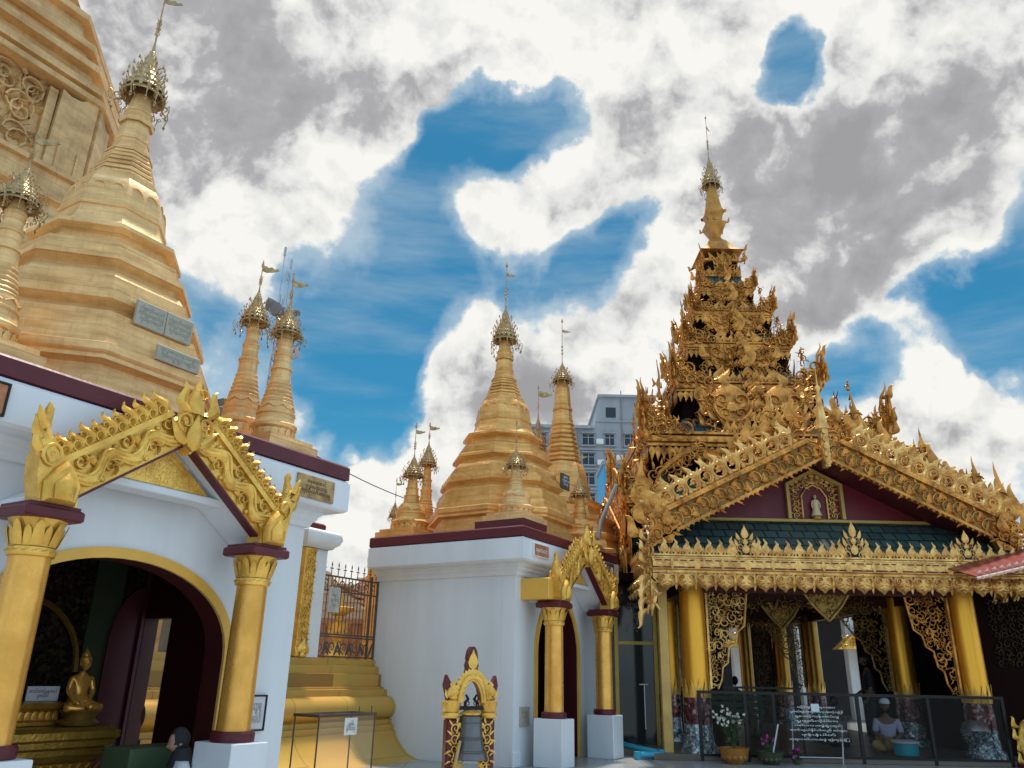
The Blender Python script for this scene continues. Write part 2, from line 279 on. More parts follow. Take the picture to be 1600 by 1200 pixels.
# ---------------------------------------------------------------- mesh builder
class MB:
    def __init__(s): s.V = []; s.F = []; s.M = []; s.n = 0
    def add(s, verts, faces, m=0):
        verts = np.asarray(verts, float).reshape(-1, 3); k = s.n
        s.V.append(verts); s.n += len(verts)
        s.F.extend([tuple(i+k for i in f) for f in faces]); s.M.extend([m]*len(faces))
    def st(s, tpl, o, ux, uy, uz, sx=1.0, sy=None, sz=None, rot=0.0, m=0):
        v, f = tpl; sy = sx if sy is None else sy; sz = sx if sz is None else sz
        x = v[:, 0]*sx; y = v[:, 1]*sy; z = v[:, 2]*sz
        if rot: c, q = math.cos(rot), math.sin(rot); x, y = x*c-y*q, x*q+y*c
        s.add(np.asarray(o, float)+np.outer(x, ux)+np.outer(y, uy)+np.outer(z, uz), f, m)
    def box(s, x0, x1, y0, y1, z0, z1, m=0, M=None):
        v = np.array([(x, y, z) for z in (z0, z1) for x, y in ((x0, y0), (x1, y0), (x1, y1), (x0, y1))], float)
        if M is not None: v = tf(M, v)
        s.add(v, [(3, 2, 1, 0), (4, 5, 6, 7), (0, 1, 5, 4), (1, 2, 6, 5), (2, 3, 7, 6), (3, 0, 4, 7)], m)
    def bbox(s, x0, x1, y0, y1, z0, z1, b=.01, m=0):       # box with chamfered edges
        b = min(b, (x1-x0)/3, (y1-y0)/3, (z1-z0)/3); v = []; f = []
        rings = [(z0, b), (z0+b, 0), (z1-b, 0), (z1, b)]
        for z, i in rings:
            c = b
            pts = [(x0+i, y0+i+c), (x0+i+c, y0+i), (x1-i-c, y0+i), (x1-i, y0+i+c), (x1-i, y1-i-c), (x1-i-c, y1-i), (x0+i+c, y1-i), (x0+i, y1-i-c)]
            v += [(x, y, z) for x, y in pts]
        for k in range(3):
            for j in range(8): f.append((k*8+j, k*8+(j+1) % 8, k*8+8+(j+1) % 8, k*8+8+j))
        f.append(tuple(range(7, -1, -1))); f.append(tuple(range(24, 32))); s.add(v, f, m)
    def lathe(s, prof, n=24, c=(0, 0, 0), rot=0.0, m=0, M=None, oct_=False, caps=True):
        v = []; f = []; k = 1/math.cos(math.pi/n) if oct_ else 1
        for r, z in prof:
            for j in range(n):
                t = rot+2*math.pi*(j+(.5 if oct_ else 0))/n; v.append((c[0]+r*k*math.cos(t), c[1]+r*k*math.sin(t), c[2]+z))
        for i in range(len(prof)-1):
            for j in range(n): f.append((i*n+j, i*n+(j+1) % n, (i+1)*n+(j+1) % n, (i+1)*n+j))
        if caps:
            f.append(tuple(range(n-1, -1, -1))); q = (len(prof)-1)*n; f.append(tuple(range(q, q+n)))
        v = np.array(v, float)
        if M is not None: v = tf(M, v)
        s.add(v, f, m)
    def tube(s, pts, rad, n=6, m=0, closed=False):
        P = np.asarray(pts, float); k = len(P); rad = [rad]*k if isinstance(rad, (int, float)) else rad; v = []; f = []
        up = np.array([.31, .17, .93])
        for i in range(k):
            a = P[(i-1) % k if closed else max(i-1, 0)]; b = P[(i+1) % k if closed else min(i+1, k-1)]
            t = b-a; t = t/(np.linalg.norm(t)+1e-9); x = np.cross(up, t)
            if np.linalg.norm(x) < .05: x = np.cross((1, 0, 0), t)
            x = x/np.linalg.norm(x); y = np.cross(t, x)
            for j in range(n): q = 2*math.pi*j/n; v.append(P[i]+rad[i]*(x*math.cos(q)+y*math.sin(q)))
        for i in range(k if closed else k-1):
            for j in range(n): f.append((i*n+j, i*n+(j+1) % n, ((i+1) % k)*n+(j+1) % n, ((i+1) % k)*n+j))
        if not closed: f.append(tuple(range(n-1, -1, -1))); f.append(tuple(range((k-1)*n, k*n)))
        s.add(v, f, m)
    def prism(s, outline, o, ux, uy, uz, t, m=0):            # outline in (ux, uy), extruded t along uz
        o = np.asarray(o, float); n = len(outline); P = np.array(outline, float)
        a = o+np.outer(P[:, 0], ux)+np.outer(P[:, 1], uy); b = a+np.asarray(uz, float)*t
        f = [tuple(range(n-1, -1, -1)), tuple(range(n, 2*n))]+[(i, (i+1) % n, n+(i+1) % n, n+i) for i in range(n)]
        s.add(np.vstack([a, b]), f, m)
    def sweep(s, prof, path, m=0, closed=False):              # profile given as (offset, z) swept round a plan polygon path of (x, y), mitred
        P = np.array(path, float); k = len(P); v = []; f = []; q = len(prof)
        for i in range(k):
            if closed or 0 < i < k-1:
                d1 = P[i]-P[i-1]; d2 = P[(i+1) % k]-P[i]
            elif i == 0: d1 = d2 = P[1]-P[0]
            else: d1 = d2 = P[-1]-P[-2]
            n1 = np.array([d1[1], -d1[0]])/np.linalg.norm(d1); n2 = np.array([d2[1], -d2[0]])/np.linalg.norm(d2); nn = n1+n2; nn = nn/np.linalg.norm(nn); nn = nn/max(.3, nn@n1)
            for o, z in prof: v.append((*(P[i]+nn*o), z))
        for i in range(k if closed else k-1):
            for j in range(q-1): f.append((i*q+j, ((i+1) % k)*q+j, ((i+1) % k)*q+j+1, i*q+j+1))
        if not closed: f.append(tuple(range(q))); f.append(tuple(range(k*q-1, (k-1)*q-1, -1)))
        s.add(v, f, m)
    def tpl(s): return np.vstack(s.V), list(s.F)
    def build(s, name, mats, parent=None, smooth=35):
        me = bpy.data.meshes.new(name); me.from_pydata(np.vstack(s.V).tolist(), [], s.F)
        for q in (mats if isinstance(mats, (list, tuple)) else [mats]): me.materials.append(q)
        if any(s.M): me.polygons.foreach_set('material_index', s.M)
        if smooth: me.shade_smooth(); me.set_sharp_from_angle(angle=R(smooth))
        o = bpy.data.objects.new(name, me); C.objects.link(o)
        if parent: o.parent = parent
        return o
def tf(M, v):
    v = np.asarray(v, float); M = np.array(M); return v@M[:3, :3].T+M[:3, 3]
def tag(o, label=None, cat=None, group=None, kind=None):
    if label: o['label'] = label
    if cat: o['category'] = cat
    if group: o['group'] = group
    if kind: o['kind'] = kind
    return o
def thing(name, label, cat, loc=(0, 0, 0), rz=0.0, group=None):
    o = bpy.data.objects.new(name, None); C.objects.link(o); o.location = loc; o.rotation_euler = (0, 0, rz); o.empty_display_size = .2
    return tag(o, label, cat, group)
def dup(root, loc, rz, label, scale=None):
    def cp(o, par):
        c = o.copy(); C.objects.link(c); c.parent = par
        for k in kids.get(o.name, []): cp(k, c)
        return c
    kids = {}
    for o in bpy.data.objects:
        if o.parent: kids.setdefault(o.parent.name, []).append(o)
    r = cp(root, None); r.location = loc; r.rotation_euler = (0, 0, rz); r['label'] = label
    if scale: r.scale = scale
    return r
def text_mb(txt, size, mb, o, ux, uy, uz, t=.002, m=0, fit=None, align='CENTER', space=1.0):
    cu = bpy.data.curves.new('t', 'FONT'); cu.body = txt; cu.size = 1; cu.align_x = align; cu.extrude = 0; cu.resolution_u = 2; cu.space_line = space
    ob = bpy.data.objects.new('t', cu); C.objects.link(ob); dg = bpy.context.evaluated_depsgraph_get(); dg.update()
    me = bpy.data.meshes.new_from_object(ob.evaluated_get(dg)); C.objects.unlink(ob); bpy.data.objects.remove(ob); bpy.data.curves.remove(cu)
    if not me.vertices: bpy.data.meshes.remove(me); return
    v = np.array([p.co[:] for p in me.vertices]); f = [tuple(p.vertices) for p in me.polygons]
    c = (v.max(0)+v.min(0))/2; v = v-c; ext = v.max(0)-v.min(0)
    if fit: sx, sy = fit[0]/max(ext[0], 1e-6), fit[1]/max(ext[1], 1e-6)
    else: sx = sy = size
    mb.st((v, f), np.asarray(o, float)+np.asarray(uz, float)*t, ux, uy, uz, sx, sy, 1, m=m); bpy.data.meshes.remove(me)
X_, Y_, Z_ = np.array([1., 0, 0]), np.array([0, 1., 0]), np.array([0, 0, 1.])

# ---------------------------------------------------------------- ornament templates (x right, y up, z out of the wall)
def T_relief(out, t=.1, k=.62, dome=1.25, cc=None):
    P = np.array(out, float); c = P.mean(0) if cc is None else np.array(cc); n = len(P); v = []
    for s, z in ((1, 0), (1, t*.45), (k, t)): v += [(*(c+(p-c)*s), z) for p in P]
    v.append((*c, t*dome)); f = []
    for r in range(2):
        for i in range(n): f.append((r*n+i, r*n+(i+1) % n, (r+1)*n+(i+1) % n, (r+1)*n+i))
    f += [(2*n+i, 2*n+(i+1) % n, 3*n) for i in range(n)]
    return np.array(v), f
def T_curl(turns=1.35, w=.34, t=.22, n=15, r0=1.0, r1=.16):
    v = []; f = []
    for i in range(n+1):
        q = i/n; a = -math.pi*.5+turns*2*math.pi*q; r = r0+(r1-r0)*q**.85; ww = w*(1-.55*q)*min(1, .35+q*5); d = np.array([math.cos(a), math.sin(a)])
        for s, z in ((ww, 0), (ww*.55, t*.9), (-ww*.3, t), (-ww, 0)): v.append((*(d*(r+s*.5)), z*(1-.25*q)))
    for i in range(n):
        for j in range(3): f.append((i*4+j, i*4+j+1, i*4+5+j, i*4+4+j))
    v.append((0, 0, t*1.1)); k = len(v)-1
    f += [((n)*4+j, n*4+(j+1) % 4, k) for j in range(3)]
    return np.array(v), f
def T_tongue(n=8, bend=.18, w=.2, t=.09, base=.55, curl=.0):
    v = []; f = []
    for i in range(n+1):
        q = i/n; x = bend*math.sin(q*math.pi*1.5)*(1-.2*q)+curl*q**3; ww = w*(base+(1-base)*math.sin(min(1, q*1.9)*math.pi/2))*(1-q**2.1)+.004
        for dx, z in ((-ww, 0), (0, t*(1-q*.7)), (ww, 0), (0, -t*(1-q*.7))): v.append((x+dx, q, z))
    for i in range(n):
        for j in range(4): f.append((i*4+j, i*4+(j+1) % 4, i*4+4+(j+1) % 4, i*4+4+j))
    return np.array(v), f
CURL, CURL2 = T_curl(), T_curl(1.0, .42, .3, 11, 1, .25)
TONG, TONGC, TONGS = T_tongue(), T_tongue(10, .22, .2, .1, .5, .25), T_tongue(6, .05, .22, .1, .5)
DROP = T_relief([(0, 0), (.3, .12), (.42, .35), (.3, .62), (.1, .85), (0, 1.05), (-.1, .85), (-.3, .62), (-.42, .35), (-.3, .12)], .16, .6, 1.5, (0, .4))
PETAL = T_relief([(-.5, 0), (.5, 0), (.5, .5), (.36, .82), (0, 1.0), (-.36, .82), (-.5, .5)], .18, .66, 1.0, (0, .45))
DIAM = T_relief([(0, -1), (.6, 0), (0, 1), (-.6, 0)], .4, .5, 1.4, (0, 0))
ROS = T_relief([(math.cos(a)*(1 if i % 2 else .78), math.sin(a)*(1 if i % 2 else .78)) for i, a in enumerate(np.linspace(0, 2*math.pi, 16, endpoint=False))], .3, .6, 1.7, (0, 0))
STUD = T_relief([(math.cos(a), math.sin(a)) for a in np.linspace(0, 2*math.pi, 8, endpoint=False)], .6, .65, 1.3, (0, 0))
def mk(fn):
    b = MB(); fn(b); return b.tpl()
def _ac(b):            # acanthus scroll with leaves springing off it
    b.st(CURL, (0, 0, .02), X_, Y_, Z_, .5)
    for a, l, s in ((2.6, .62, 1), (1.5, .7, 1), (.5, .62, -1), (3.6, .5, 1)):
        d = np.array([math.cos(a), math.sin(a), 0]); p = np.array([-d[1], d[0], 0])
        b.st(TONGS, d*.42+Z_*.03, p*s, d, Z_, l*.75, l, .9)
ACAN = mk(_ac)
def _ac2(b):
    b.st(CURL2, (0, 0, .02), X_, Y_, Z_, .52)
    for a, l in ((2.2, .6), (.9, .7)):
        d = np.array([math.cos(a), math.sin(a), 0]); b.st(TONG, d*.4+Z_*.03, np.array([-d[1], d[0], 0]), d, Z_, l*.8, l, .9)
ACAN2 = mk(_ac2)
def _fl(b):            # flame leaf finial: a tongue over two volutes, pierced below
    b.st(DROP, (0, .16, 0), X_, Y_, Z_, .78, .66, 1.0); b.st(DROP, (0, .16, 0), X_, Y_, -Z_, .78, .66, .6); b.st(TONG, (0, .62, .02), X_, Y_, Z_, .55, .42, .7); b.st(DROP, (0, .27, .13), X_, Y_, Z_, .36, .34, .7)
    b.st(CURL2, (-.2, .26, 0), X_, Y_, Z_, .2, .24, .35); b.st(CURL2, (.2, .26, 0), -X_, Y_, Z_, .2, .24, .35)
    b.st(DROP, (0, .0, .02), X_, Y_, Z_, .34, .3, .6); b.st(TONGS, (-.26, .1, 0), X_, Y_, Z_, .4, .45, .6, .35); b.st(TONGS, (.26, .1, 0), X_, Y_, Z_, .4, .45, .6, -.35)
FLEAF = mk(_fl)
def _big(b):           # tall foliate finial of the eaves
    b.st(DROP, (0, 1.05, .03), X_, Y_, Z_, .5, .75, .8)
    for s in (1, -1):
        for y, r in ((.22, .34), (.6, .28), (.95, .2)):
            b.st(CURL, (s*(.42-.22*y), y, 0), X_*s, Y_, Z_, r*.8, r*.8, .5)
            b.st(TONGS, (s*(.55-.28*y), y+.05, 0), X_*s, Y_, Z_, .5, .45, .6, -.5)
    b.st(DROP, (0, .25, .05), X_, Y_, Z_, .5, .55, .8); b.st(DROP, (0, .72, .05), X_, Y_, Z_, .35, .4, .8)
BIGF = mk(_big)
def _pen(b):           # face-like shield pendant
    b.st(T_relief([(-.36, 0), (.36, 0), (.48, -.22), (.46, -.45), (.30, -.74), (.1, -.86), (0, -1.0), (-.1, -.86), (-.30, -.74), (-.46, -.45), (-.48, -.22)], .22, .72, 1.1, (0, -.4)), (0, 0, 0), X_, Y_, Z_)
    for s in (1, -1):
        b.st(CURL, (s*.24, -.26, .2), X_*s, Y_, Z_, .2, .2, .7); b.st(STUD, (s*.24, -.26, .22), X_, Y_, Z_, .09)
        b.st(TONGS, (s*.08, -.5, .2), X_*s, Y_, Z_, .45, .42, .9, -1.9); b.st(TONGS, (s*.1, -.68, .18), X_*s, Y_, Z_, .4, .34, .9, -1.6)
    b.st(DROP, (0, -.62, .2), X_, -Y_, Z_, .34, .34, .9); b.st(DROP, (0, -.1, .1), X_, Y_, Z_, .2, .18, .9)
PEND = mk(_pen)
def _shield(b):        # medallion of the tier gables
    out = [(-.62, .55), (-.3, .9), (0, 1.05), (.3, .9), (.62, .55), (.5, -.2), (.2, -.85), (-.2, -.85), (-.5, -.2)]
    b.st(T_relief(out, .16, .86, .8, (0, 0)), (0, 0, 0), X_, Y_, Z_)
    for s in (1, -1):
        for x, y, r in ((.3, .38, .3), (.24, -.12, .24), (.13, -.52, .17)): b.st(CURL, (s*x, y, .14), X_*s, Y_, Z_, r, r, .6)
        for y in (.55, .1, -.35): b.st(TONGS, (s*(.58-.1*abs(y-.5)), y, .05), X_*s, Y_, Z_, .55, .5, .8, -.7)
    b.st(TONG, (0, .95, .06), X_, Y_, Z_, .9, .7, 1); b.st(ROS, (0, .1, .2), X_, Y_, Z_, .2)
SHIELD = mk(_shield)
def _ring(b):          # openwork ring of the bargeboard crest
    v = []; n = 12
    for j in range(n):
        a = 2*math.pi*j/n
        for r, z in ((.5, 0), (.42, .12), (.3, 0)): v.append((math.cos(a)*r, .5+math.sin(a)*r, z))
    b.add(v, [(j*3+k, ((j+1) % n)*3+k, ((j+1) % n)*3+k+1, j*3+k+1) for j in range(n) for k in range(2)])
    b.st(CURL2, (.02, .5, .02), X_, Y_, Z_, .27, .27, .5); b.st(TONG, (0, .92, .03), X_, Y_, Z_, .8, .6, 1)
    b.st(TONGS, (-.4, .7, .03), X_, Y_, Z_, .6, .5, .8, .6); b.st(TONGS, (.4, .7, .03), X_, Y_, Z_, .6, .5, .8, -.6); b.st(DROP, (.5, 0, .03), X_, Y_, Z_, .3, .35, .6)
RING = mk(_ring)
def carve(b, o, ux, uy, uz, W, H, cell, seed=0, tpls=(ACAN, ACAN2), depth=1.0, jit=.12, mask=None):
    rg = random.Random(seed); ny = max(1, round(H/cell)); nx = max(1, round(W/cell)); cx, cy = W/nx, H/ny
    for j in range(ny):
        for i in range(nx):
            x = (i+.5+rg.uniform(-jit, jit))*cx; y = (j+.5+rg.uniform(-jit, jit))*cy
            if mask and not mask(x, y): continue
            s = 1 if (i+j) % 2 else -1
            b.st(rg.choice(tpls), np.asarray(o)+np.asarray(ux)*x+np.asarray(uy)*y, np.asarray(ux)*s, uy, uz, cx*.86*rg.uniform(.9, 1.1), cy*.86*rg.uniform(.9, 1.1), cell*depth, rg.choice((0, .5, -.5, math.pi, 2.4)))
def crest(b, tpl, o, ux, uy, uz, W, n, h0, h1=None, wd=None, depth=None, lean=0.0, pw=1.0):
    h1 = h0 if h1 is None else h1; step = W/n
    for i in range(n):
        q = (i+.5)/n; h = h0+(h1-h0)*q**pw; b.st(tpl, np.asarray(o)+np.asarray(ux)*(i+.5)*step, ux, uy, uz, wd or step*1.15, h, depth or h*.5, lean)
def spindle(b, o, h, r, ux, uy, uz, m=0):
    prof = [(r*.5, 0), (r, .04*h), (r*.75, .12*h), (r*.55, .3*h), (r*.3, .55*h), (r*.16, .62*h), (r*.36, .68*h), (r*.12, .75*h), (.004, h)]
    v = []; f = []; n = 8
    for rr, z in prof:
        for j in range(n): a = 2*math.pi*j/n; v.append(np.asarray(o)+np.asarray(ux)*rr*math.cos(a)+np.asarray(uz)*rr*math.sin(a)+np.asarray(uy)*z)
    for i in range(len(prof)-1):
        for j in range(n): f.append((i*n+j, i*n+(j+1) % n, (i+1)*n+(j+1) % n, (i+1)*n+j))
    b.add(v, f, m)
AZ = R(31.1); E1 = np.array([math.sin(AZ), math.cos(AZ)]); E2 = np.array([math.cos(AZ), -math.sin(AZ)]); RZ = -AZ
def AB(a, b, z=0.0):                    # precinct grid: a along the row of shrines, b towards the courtyard
    q = E1*a+E2*b; return (float(q[0]), float(q[1]), z)
# ---------------------------------------------------------------- ground
g = MB(); g.add([(-600, -200, 0), (600, -200, 0), (600, 1400, 0), (-600, 1400, 0)], [(0, 1, 2, 3)])
FLOOR = brickmat('pale_marble_paving', (.34, .34, .33), (.39, .39, .38), (.2, .2, .19), .6, .6, .25, 0, 0.0, .006, .1)
tag(g.build('ground', FLOOR, None, 0), kind='structure')

# ---------------------------------------------------------------- gilded stupas
def ring_of(b, tpl, n, r, z, w, h, d, tilt=0.0, poly=0, m=0, down=False, c=(0, 0)):
    if poly:                                     # petals set along the faces of a polygon of apothem r
        per = max(1, n//poly); half = r*math.tan(math.pi/poly)
        for k in range(poly):
            a = 2*math.pi*k/poly; nn = np.array([math.cos(a), math.sin(a), 0]); t = np.array([-nn[1], nn[0], 0])
            for i in range(per):
                o = nn*r+t*(-half+(i+.5)*2*half/per)+Z_*z; b.st(tpl, o, t, Z_*(-1 if down else 1)+nn*tilt, nn, 2*half/per*w, h, d, m=m)
    else:
        for k in range(n):
            a = 2*math.pi*k/n; nn = np.array([math.cos(a), math.sin(a), 0]); t = np.array([-nn[1], nn[0], 0])
            b.st(tpl, np.array([c[0], c[1], 0])+nn*r+Z_*z, t, Z_*(-1 if down else 1)+nn*tilt, nn, w, h, d, m=m)
def hti(parent, z0, h, r, top, seed=1, m=HTI, vane=(.18, .06)):
    """the metal umbrella, its rod and its weather vane"""
    b = MB(); rg = random.Random(seed); lv = [(0, 1), (.12, .93), (.24, .80), (.36, .66), (.48, .52), (.60, .38), (.72, .26), (.84, .17)]
    for q, s in lv:
        z = z0+q*h; rr = r*s
        b.lathe([(rr*.90, z+.02*h), (rr, z), (rr*1.01, z+.03*h), (rr*.96, z+.05*h), (rr*.84, z+.125*h), (rr*.78, z+.13*h)], 16, caps=False)
        n = max(5, int(14*s)+3); ring_of(b, TONGS, n, rr*1.0, z+.04*h, rr*.45, .10*h, rr*.3, .35)
        ring_of(b, STUD, n, rr*1.0, z+.0*h, rr*.06, rr*.06, rr*.08)
    b.lathe([(r*.3, z0+.0*h), (r*.3, z0+.8*h), (r*.10, z0+.98*h), (r*.05, z0+1.15*h)], 10)
    for k in range(13):                              # scrolls and bells hanging from the rim
        d = MB(); a = 2*math.pi*(k+rg.uniform(-.2, .2))/13; nn = np.array([math.cos(a), math.sin(a), 0]); t = np.array([-nn[1], nn[0], 0])
        L = h*rg.uniform(.16, .30); p0 = nn*r*.95+Z_*z0; out = r*rg.uniform(.16, .46)
        pts = [p0, p0+nn*out*.6-Z_*L*.3, p0+nn*out*1.1-Z_*L*.1, p0+nn*out*1.25-Z_*L*.5, p0+nn*out*.9-Z_*L*.95]
        d.tube(pts, r*.026, 5); d.st(CURL2, p0+nn*out*.35-Z_*L*.35, nn, Z_, t, r*.17, r*.17, r*.1)
        d.st(CURL2, p0+nn*out*.1-Z_*L*.75, -nn, Z_, t, r*.12, r*.12, r*.1)
        e = pts[-1]; d.lathe([(r*.01, 0), (r*.05, -r*.04), (r*.07, -r*.15), (r*.0, -r*.15)], 6, e); d.st(DROP, e-Z_*r*.14, t, -Z_, nn, r*.16, r*.16, r*.1); d.build('hanging_bell', m, parent)
    d = b
    for q, s in lv[1:6]:                             # small bells standing off the upper rings
        for k in range(7):
            a = 2*math.pi*(k+rg.random())/7; nn = np.array([math.cos(a), math.sin(a), 0]); p0 = nn*r*s+Z_*(z0+(q+.05)*h); p1 = p0+nn*r*.22+Z_*h*.08
            d.tube([p0, p1], r*.014, 4); d.lathe([(.002, .05*h), (r*.045, .02*h), (r*.055, -.02*h), (.002, -.02*h)], 5, p1)
    b.build('umbrella_crown', m, parent)
    f = MB(); z1 = z0+h*1.12; f.tube([(0, 0, z1-.05*h), (0, 0, top-.06)], [r*.045, r*.03], 6)
    f.lathe([(r*.03, 0), (r*.11, .03), (r*.09, .05), (r*.02, .10)], 8, (0, 0, top-.10))
    q = (top-z1); 
    for zz in (z1+q*.18, z1+q*.26, z1+q*.34):
        ring_of(f, CURL2, 4, r*.07, zz, r*.10, r*.10, r*.06); ring_of(f, TONGS, 5, r*.04, zz, r*.16, r*.25, r*.06, .6)
    f.build('finial_rod', m, parent)
    w = MB(); zz = z1+q*.72; L, H = vane
    w.prism([(.0, -.5*H), (.25*L, -.7*H), (.6*L, -.45*H), (L, .1*H), (.9*L, .45*H), (.7*L, .2*H), (.55*L, .5*H), (.35*L, .25*H), (.2*L, .5*H), (0, .3*H)], (0, -.004, zz), np.array([.55, .83, 0]), Z_, np.array([.83, -.55, 0]), .008)
    w.build('weather_vane', m, parent)
MAIN = [(1.07, 0), (1.07, .08), (1.04, .09), (1.04, .16), (1.0, .17), (.985, .27), (1.0, .28), (1.05, .30), (1.05, .33), (1.07, .36), (1.07, .42), (1.0, .45),
 (.98, .52), (.98, .57), (.955, .58), (.955, .68), (.93, .69), (.93, .735), (.87, .75), (.845, .80), (.86, .815), (.91, .85), (.91, .895), (.85, .92),
 (.83, .93), (.83, 1.0), (.80, 1.01), (.80, 1.09), (.78, 1.10), (.74, 1.16), (.70, 1.18), (.675, 1.23), (.69, 1.25), (.745, 1.28), (.745, 1.32), (.69, 1.345),
 (.67, 1.35), (.67, 1.42), (.655, 1.43), (.655, 1.475), (.61, 1.48), (.55, 1.53), (.52, 1.60), (.54, 1.615), (.60, 1.65), (.60, 1.685), (.56, 1.70)]
BELL = [(.56, 1.70), (.50, 1.735), (.455, 1.80), (.43, 1.88), (.42, 1.94), (.432, 1.945), (.432, 1.975), (.418, 1.98), (.405, 2.10), (.385, 2.20), (.355, 2.27), (.325, 2.31), (.325, 2.345), (.30, 2.36)]
def big_stupa(name, label, loc, m, plaques, seed, pm=STONE, lm=PLAQ):
    t = thing(name, label, 'stupa', loc, RZ, 'large gilded stupas')
    b = MB(); b.lathe(MAIN, 8, oct_=True, caps=True)
    b.build('terraces', m, t, 25)
    for (r, z, n, h) in ((.905, .955-.06, 5, .07), (.66, 1.36, 5, .085)): b = MB(); ring_of(b, PETAL, n*8, r*.985, z, 1.0, h, .016, 0, poly=8); b.build('petal_border', m, t)
    b = MB(); b.lathe(BELL, 8, oct_=True)
    for k in range(8):
        a = math.pi*k/4; nn = np.array([math.cos(a), math.sin(a), 0]); tt = np.array([-nn[1], nn[0], 0])
        for s in (-1, 1):
            b.tube([nn*(.40-.02*abs(q-.0))+tt*(s*.075+.07*math.cos(math.pi*q))+Z_*(2.10+.10*math.sin(math.pi*q)) for q in np.linspace(0, 1, 7)], .007, 5)
    b.build('bell', m, t, 25)
    b = MB(); ring_of(b, PETAL, 24, .30, 2.345, 1.0, .06, .02, -.1, poly=8)
    z = 2.36; rr = .285; prof = [(.30, 2.355)]
    for k in range(6):
        h = .062-.002*k; prof += [(rr*.93, z), (rr*.93, z+.012), (rr, z+.02), (rr, z+h-.012), (rr*.95, z+h)]; z += h; rr -= .018
    prof += [(.20, z), (.20, z+.02), (.165, z+.03)]; ring_of(b, PETAL, 24, .172, z-.01, 1.0, .05, .014, .15, poly=8)
    prof += [(.15, z+.12), (.142, z+.16), (.15, z+.165), (.15, z+.18), (.138, z+.185), (.122, z+.38), (.135, z+.385), (.135, z+.41), (.118, z+.415), (.116, z+.50), (.124, z+.505), (.124, z+.525), (.105, z+.53), (.078, z+.72)]
    b.lathe(prof, 8, oct_=True); ring_of(b, PETAL, 16, .142, z+.37, 1.0, .05, .012, .15, poly=8)
    b.build('ringed_spire', m, t, 25)
    hti(t, 3.42, .60, .205, 4.93, seed)
    for (y, z, w, h, txt, r) in plaques:
        p = MB(); p.bbox(r, r+.035, y-w/2, y+w/2, z-h/2, z+h/2, .004); q = p.build('marble_plaque', pm, t, 20)
        p = MB(); text_mb(txt, 1, p, (r+.036, y, z), Y_, Z_, X_, fit=(w*.86, h*.72)); p.build('inscription', lm, q, 0)
    return t
L1 = 'ဤစေတီတော်ကို\nကုသိုလ်ကောင်းမှု\nလှူဒါန်းပါသည်'
L2 = 'ဗုဒ္ဓသာသနာ\nအလှူရှင်များ'
big_stupa('stupa', 'tall pale gilded stupa with two grey marble plaques on roof of shrine with woman', AB(3.5, -6.45, 2.9), GOLDL,
          [(-.07, .80, .265, .21, L1, .94), (.195, .80, .255, .21, L1, .94), (.16, .49, .40, .13, L2, 1.06)], 3)
big_stupa('stupa', 'tall orange gilded stupa above the white shrine behind the bell', AB(10.35, -6.40, 2.9), GOLDM,
          [(.40, 1.0, .27, .24, 'နမော\nဗုဒ္ဓာယ\nသာဓု', .90)], 5, mat('dark_plaque', (.07, .055, .05), .5), LETW)
def small_stupa(label, a, b_, z0, H, slim, m, seed, base=.30, r=.19, group='small corner stupas', foot=0.0):
    t = thing('corner_stupa', label, 'stupa', AB(a, b_, z0), RZ, group); k = H
    b = MB(); b.box(-base, base, -base, base, 0, .05*k); b.box(-base*.88, base*.88, -base*.88, base*.88, .05*k, .075*k)
    if foot: b.box(-base*.95, base*.95, -base*.95, base*.95, -foot, 0)
    b.build('pedestal', m, t, 20)
    z = .075*k
    if slim: pr = [(1.0, 0), (1.05, .012), (.98, .035), (.98, .05), (1.1, .06), (1.12, .075), (1.0, .085), (.96, .10), (.92, .125), (.97, .13), (.97, .14), (.90, .145), (.86, .175), (.80, .19), (.82, .195), (.78, .20)]
    else: pr = [(1.0, 0), (.98, .03), (1.0, .04), (1.10, .055), (1.13, .07), (1.02, .082), (.90, .10), (.87, .13), (.90, .135), (.90, .15), (.85, .155), (.78, .19), (.66, .215), (.52, .23)]
    b = MB(); b.lathe([(r*q, z+s*k) for q, s in pr], 20); ring_of(b, PETAL, 18, r*1.0, z, r*.33, .05*k, .02, .12)
    for i in range(8):
        a0 = 2*math.pi*i/8; f = lambda q: (math.cos(a0+q*.7)*r*.895, math.sin(a0+q*.7)*r*.895, z+k*(.158+.018*(1-abs(2*q-1)))); b.tube([f(0), f(.5), f(1)], .004*k, 4)
    b.build('bell', m, t)
    zt = z+pr[-1][1]*k; rr = pr[-1][0]*r; b = MB(); prof = [(rr, zt)]
    if slim:
        for i in range(5): prof += [(rr*.94, zt), (rr, zt+.008*k), (rr, zt+.014*k), (rr*.93, zt+.021*k)]; zt += .022*k; rr *= .93
        for i in range(3): prof += [(rr*.95, zt), (rr*.9, zt+.062*k), (rr*1.02, zt+.066*k), (rr*1.0, zt+.076*k), (rr*.84, zt+.078*k)]; zt += .078*k; rr *= .84
        prof += [(rr*.7, zt+.05*k)]; zt += .05*k
    else:
        for i in range(3): prof += [(rr*.97, zt), (rr*.86, zt+.05*k), (rr*.95, zt+.054*k), (rr*.95, zt+.06*k), (rr*.8, zt+.064*k)]; zt += .064*k; rr *= .82
        prof += [(rr*.8, zt+.05*k)]; zt += .05*k
    b.lathe(prof, 14); b.build('spire', m, t)
    hti(t, zt-.02*k, .17*k, r*(.76 if slim else .62), k, seed, vane=(.085*k, .03*k))
    return t
small_stupa('small gilded stupa cut by left edge, standing before the tall pale stupa', 2.34, -5.62, 2.93, 1.9, True, GOLDL, 11)
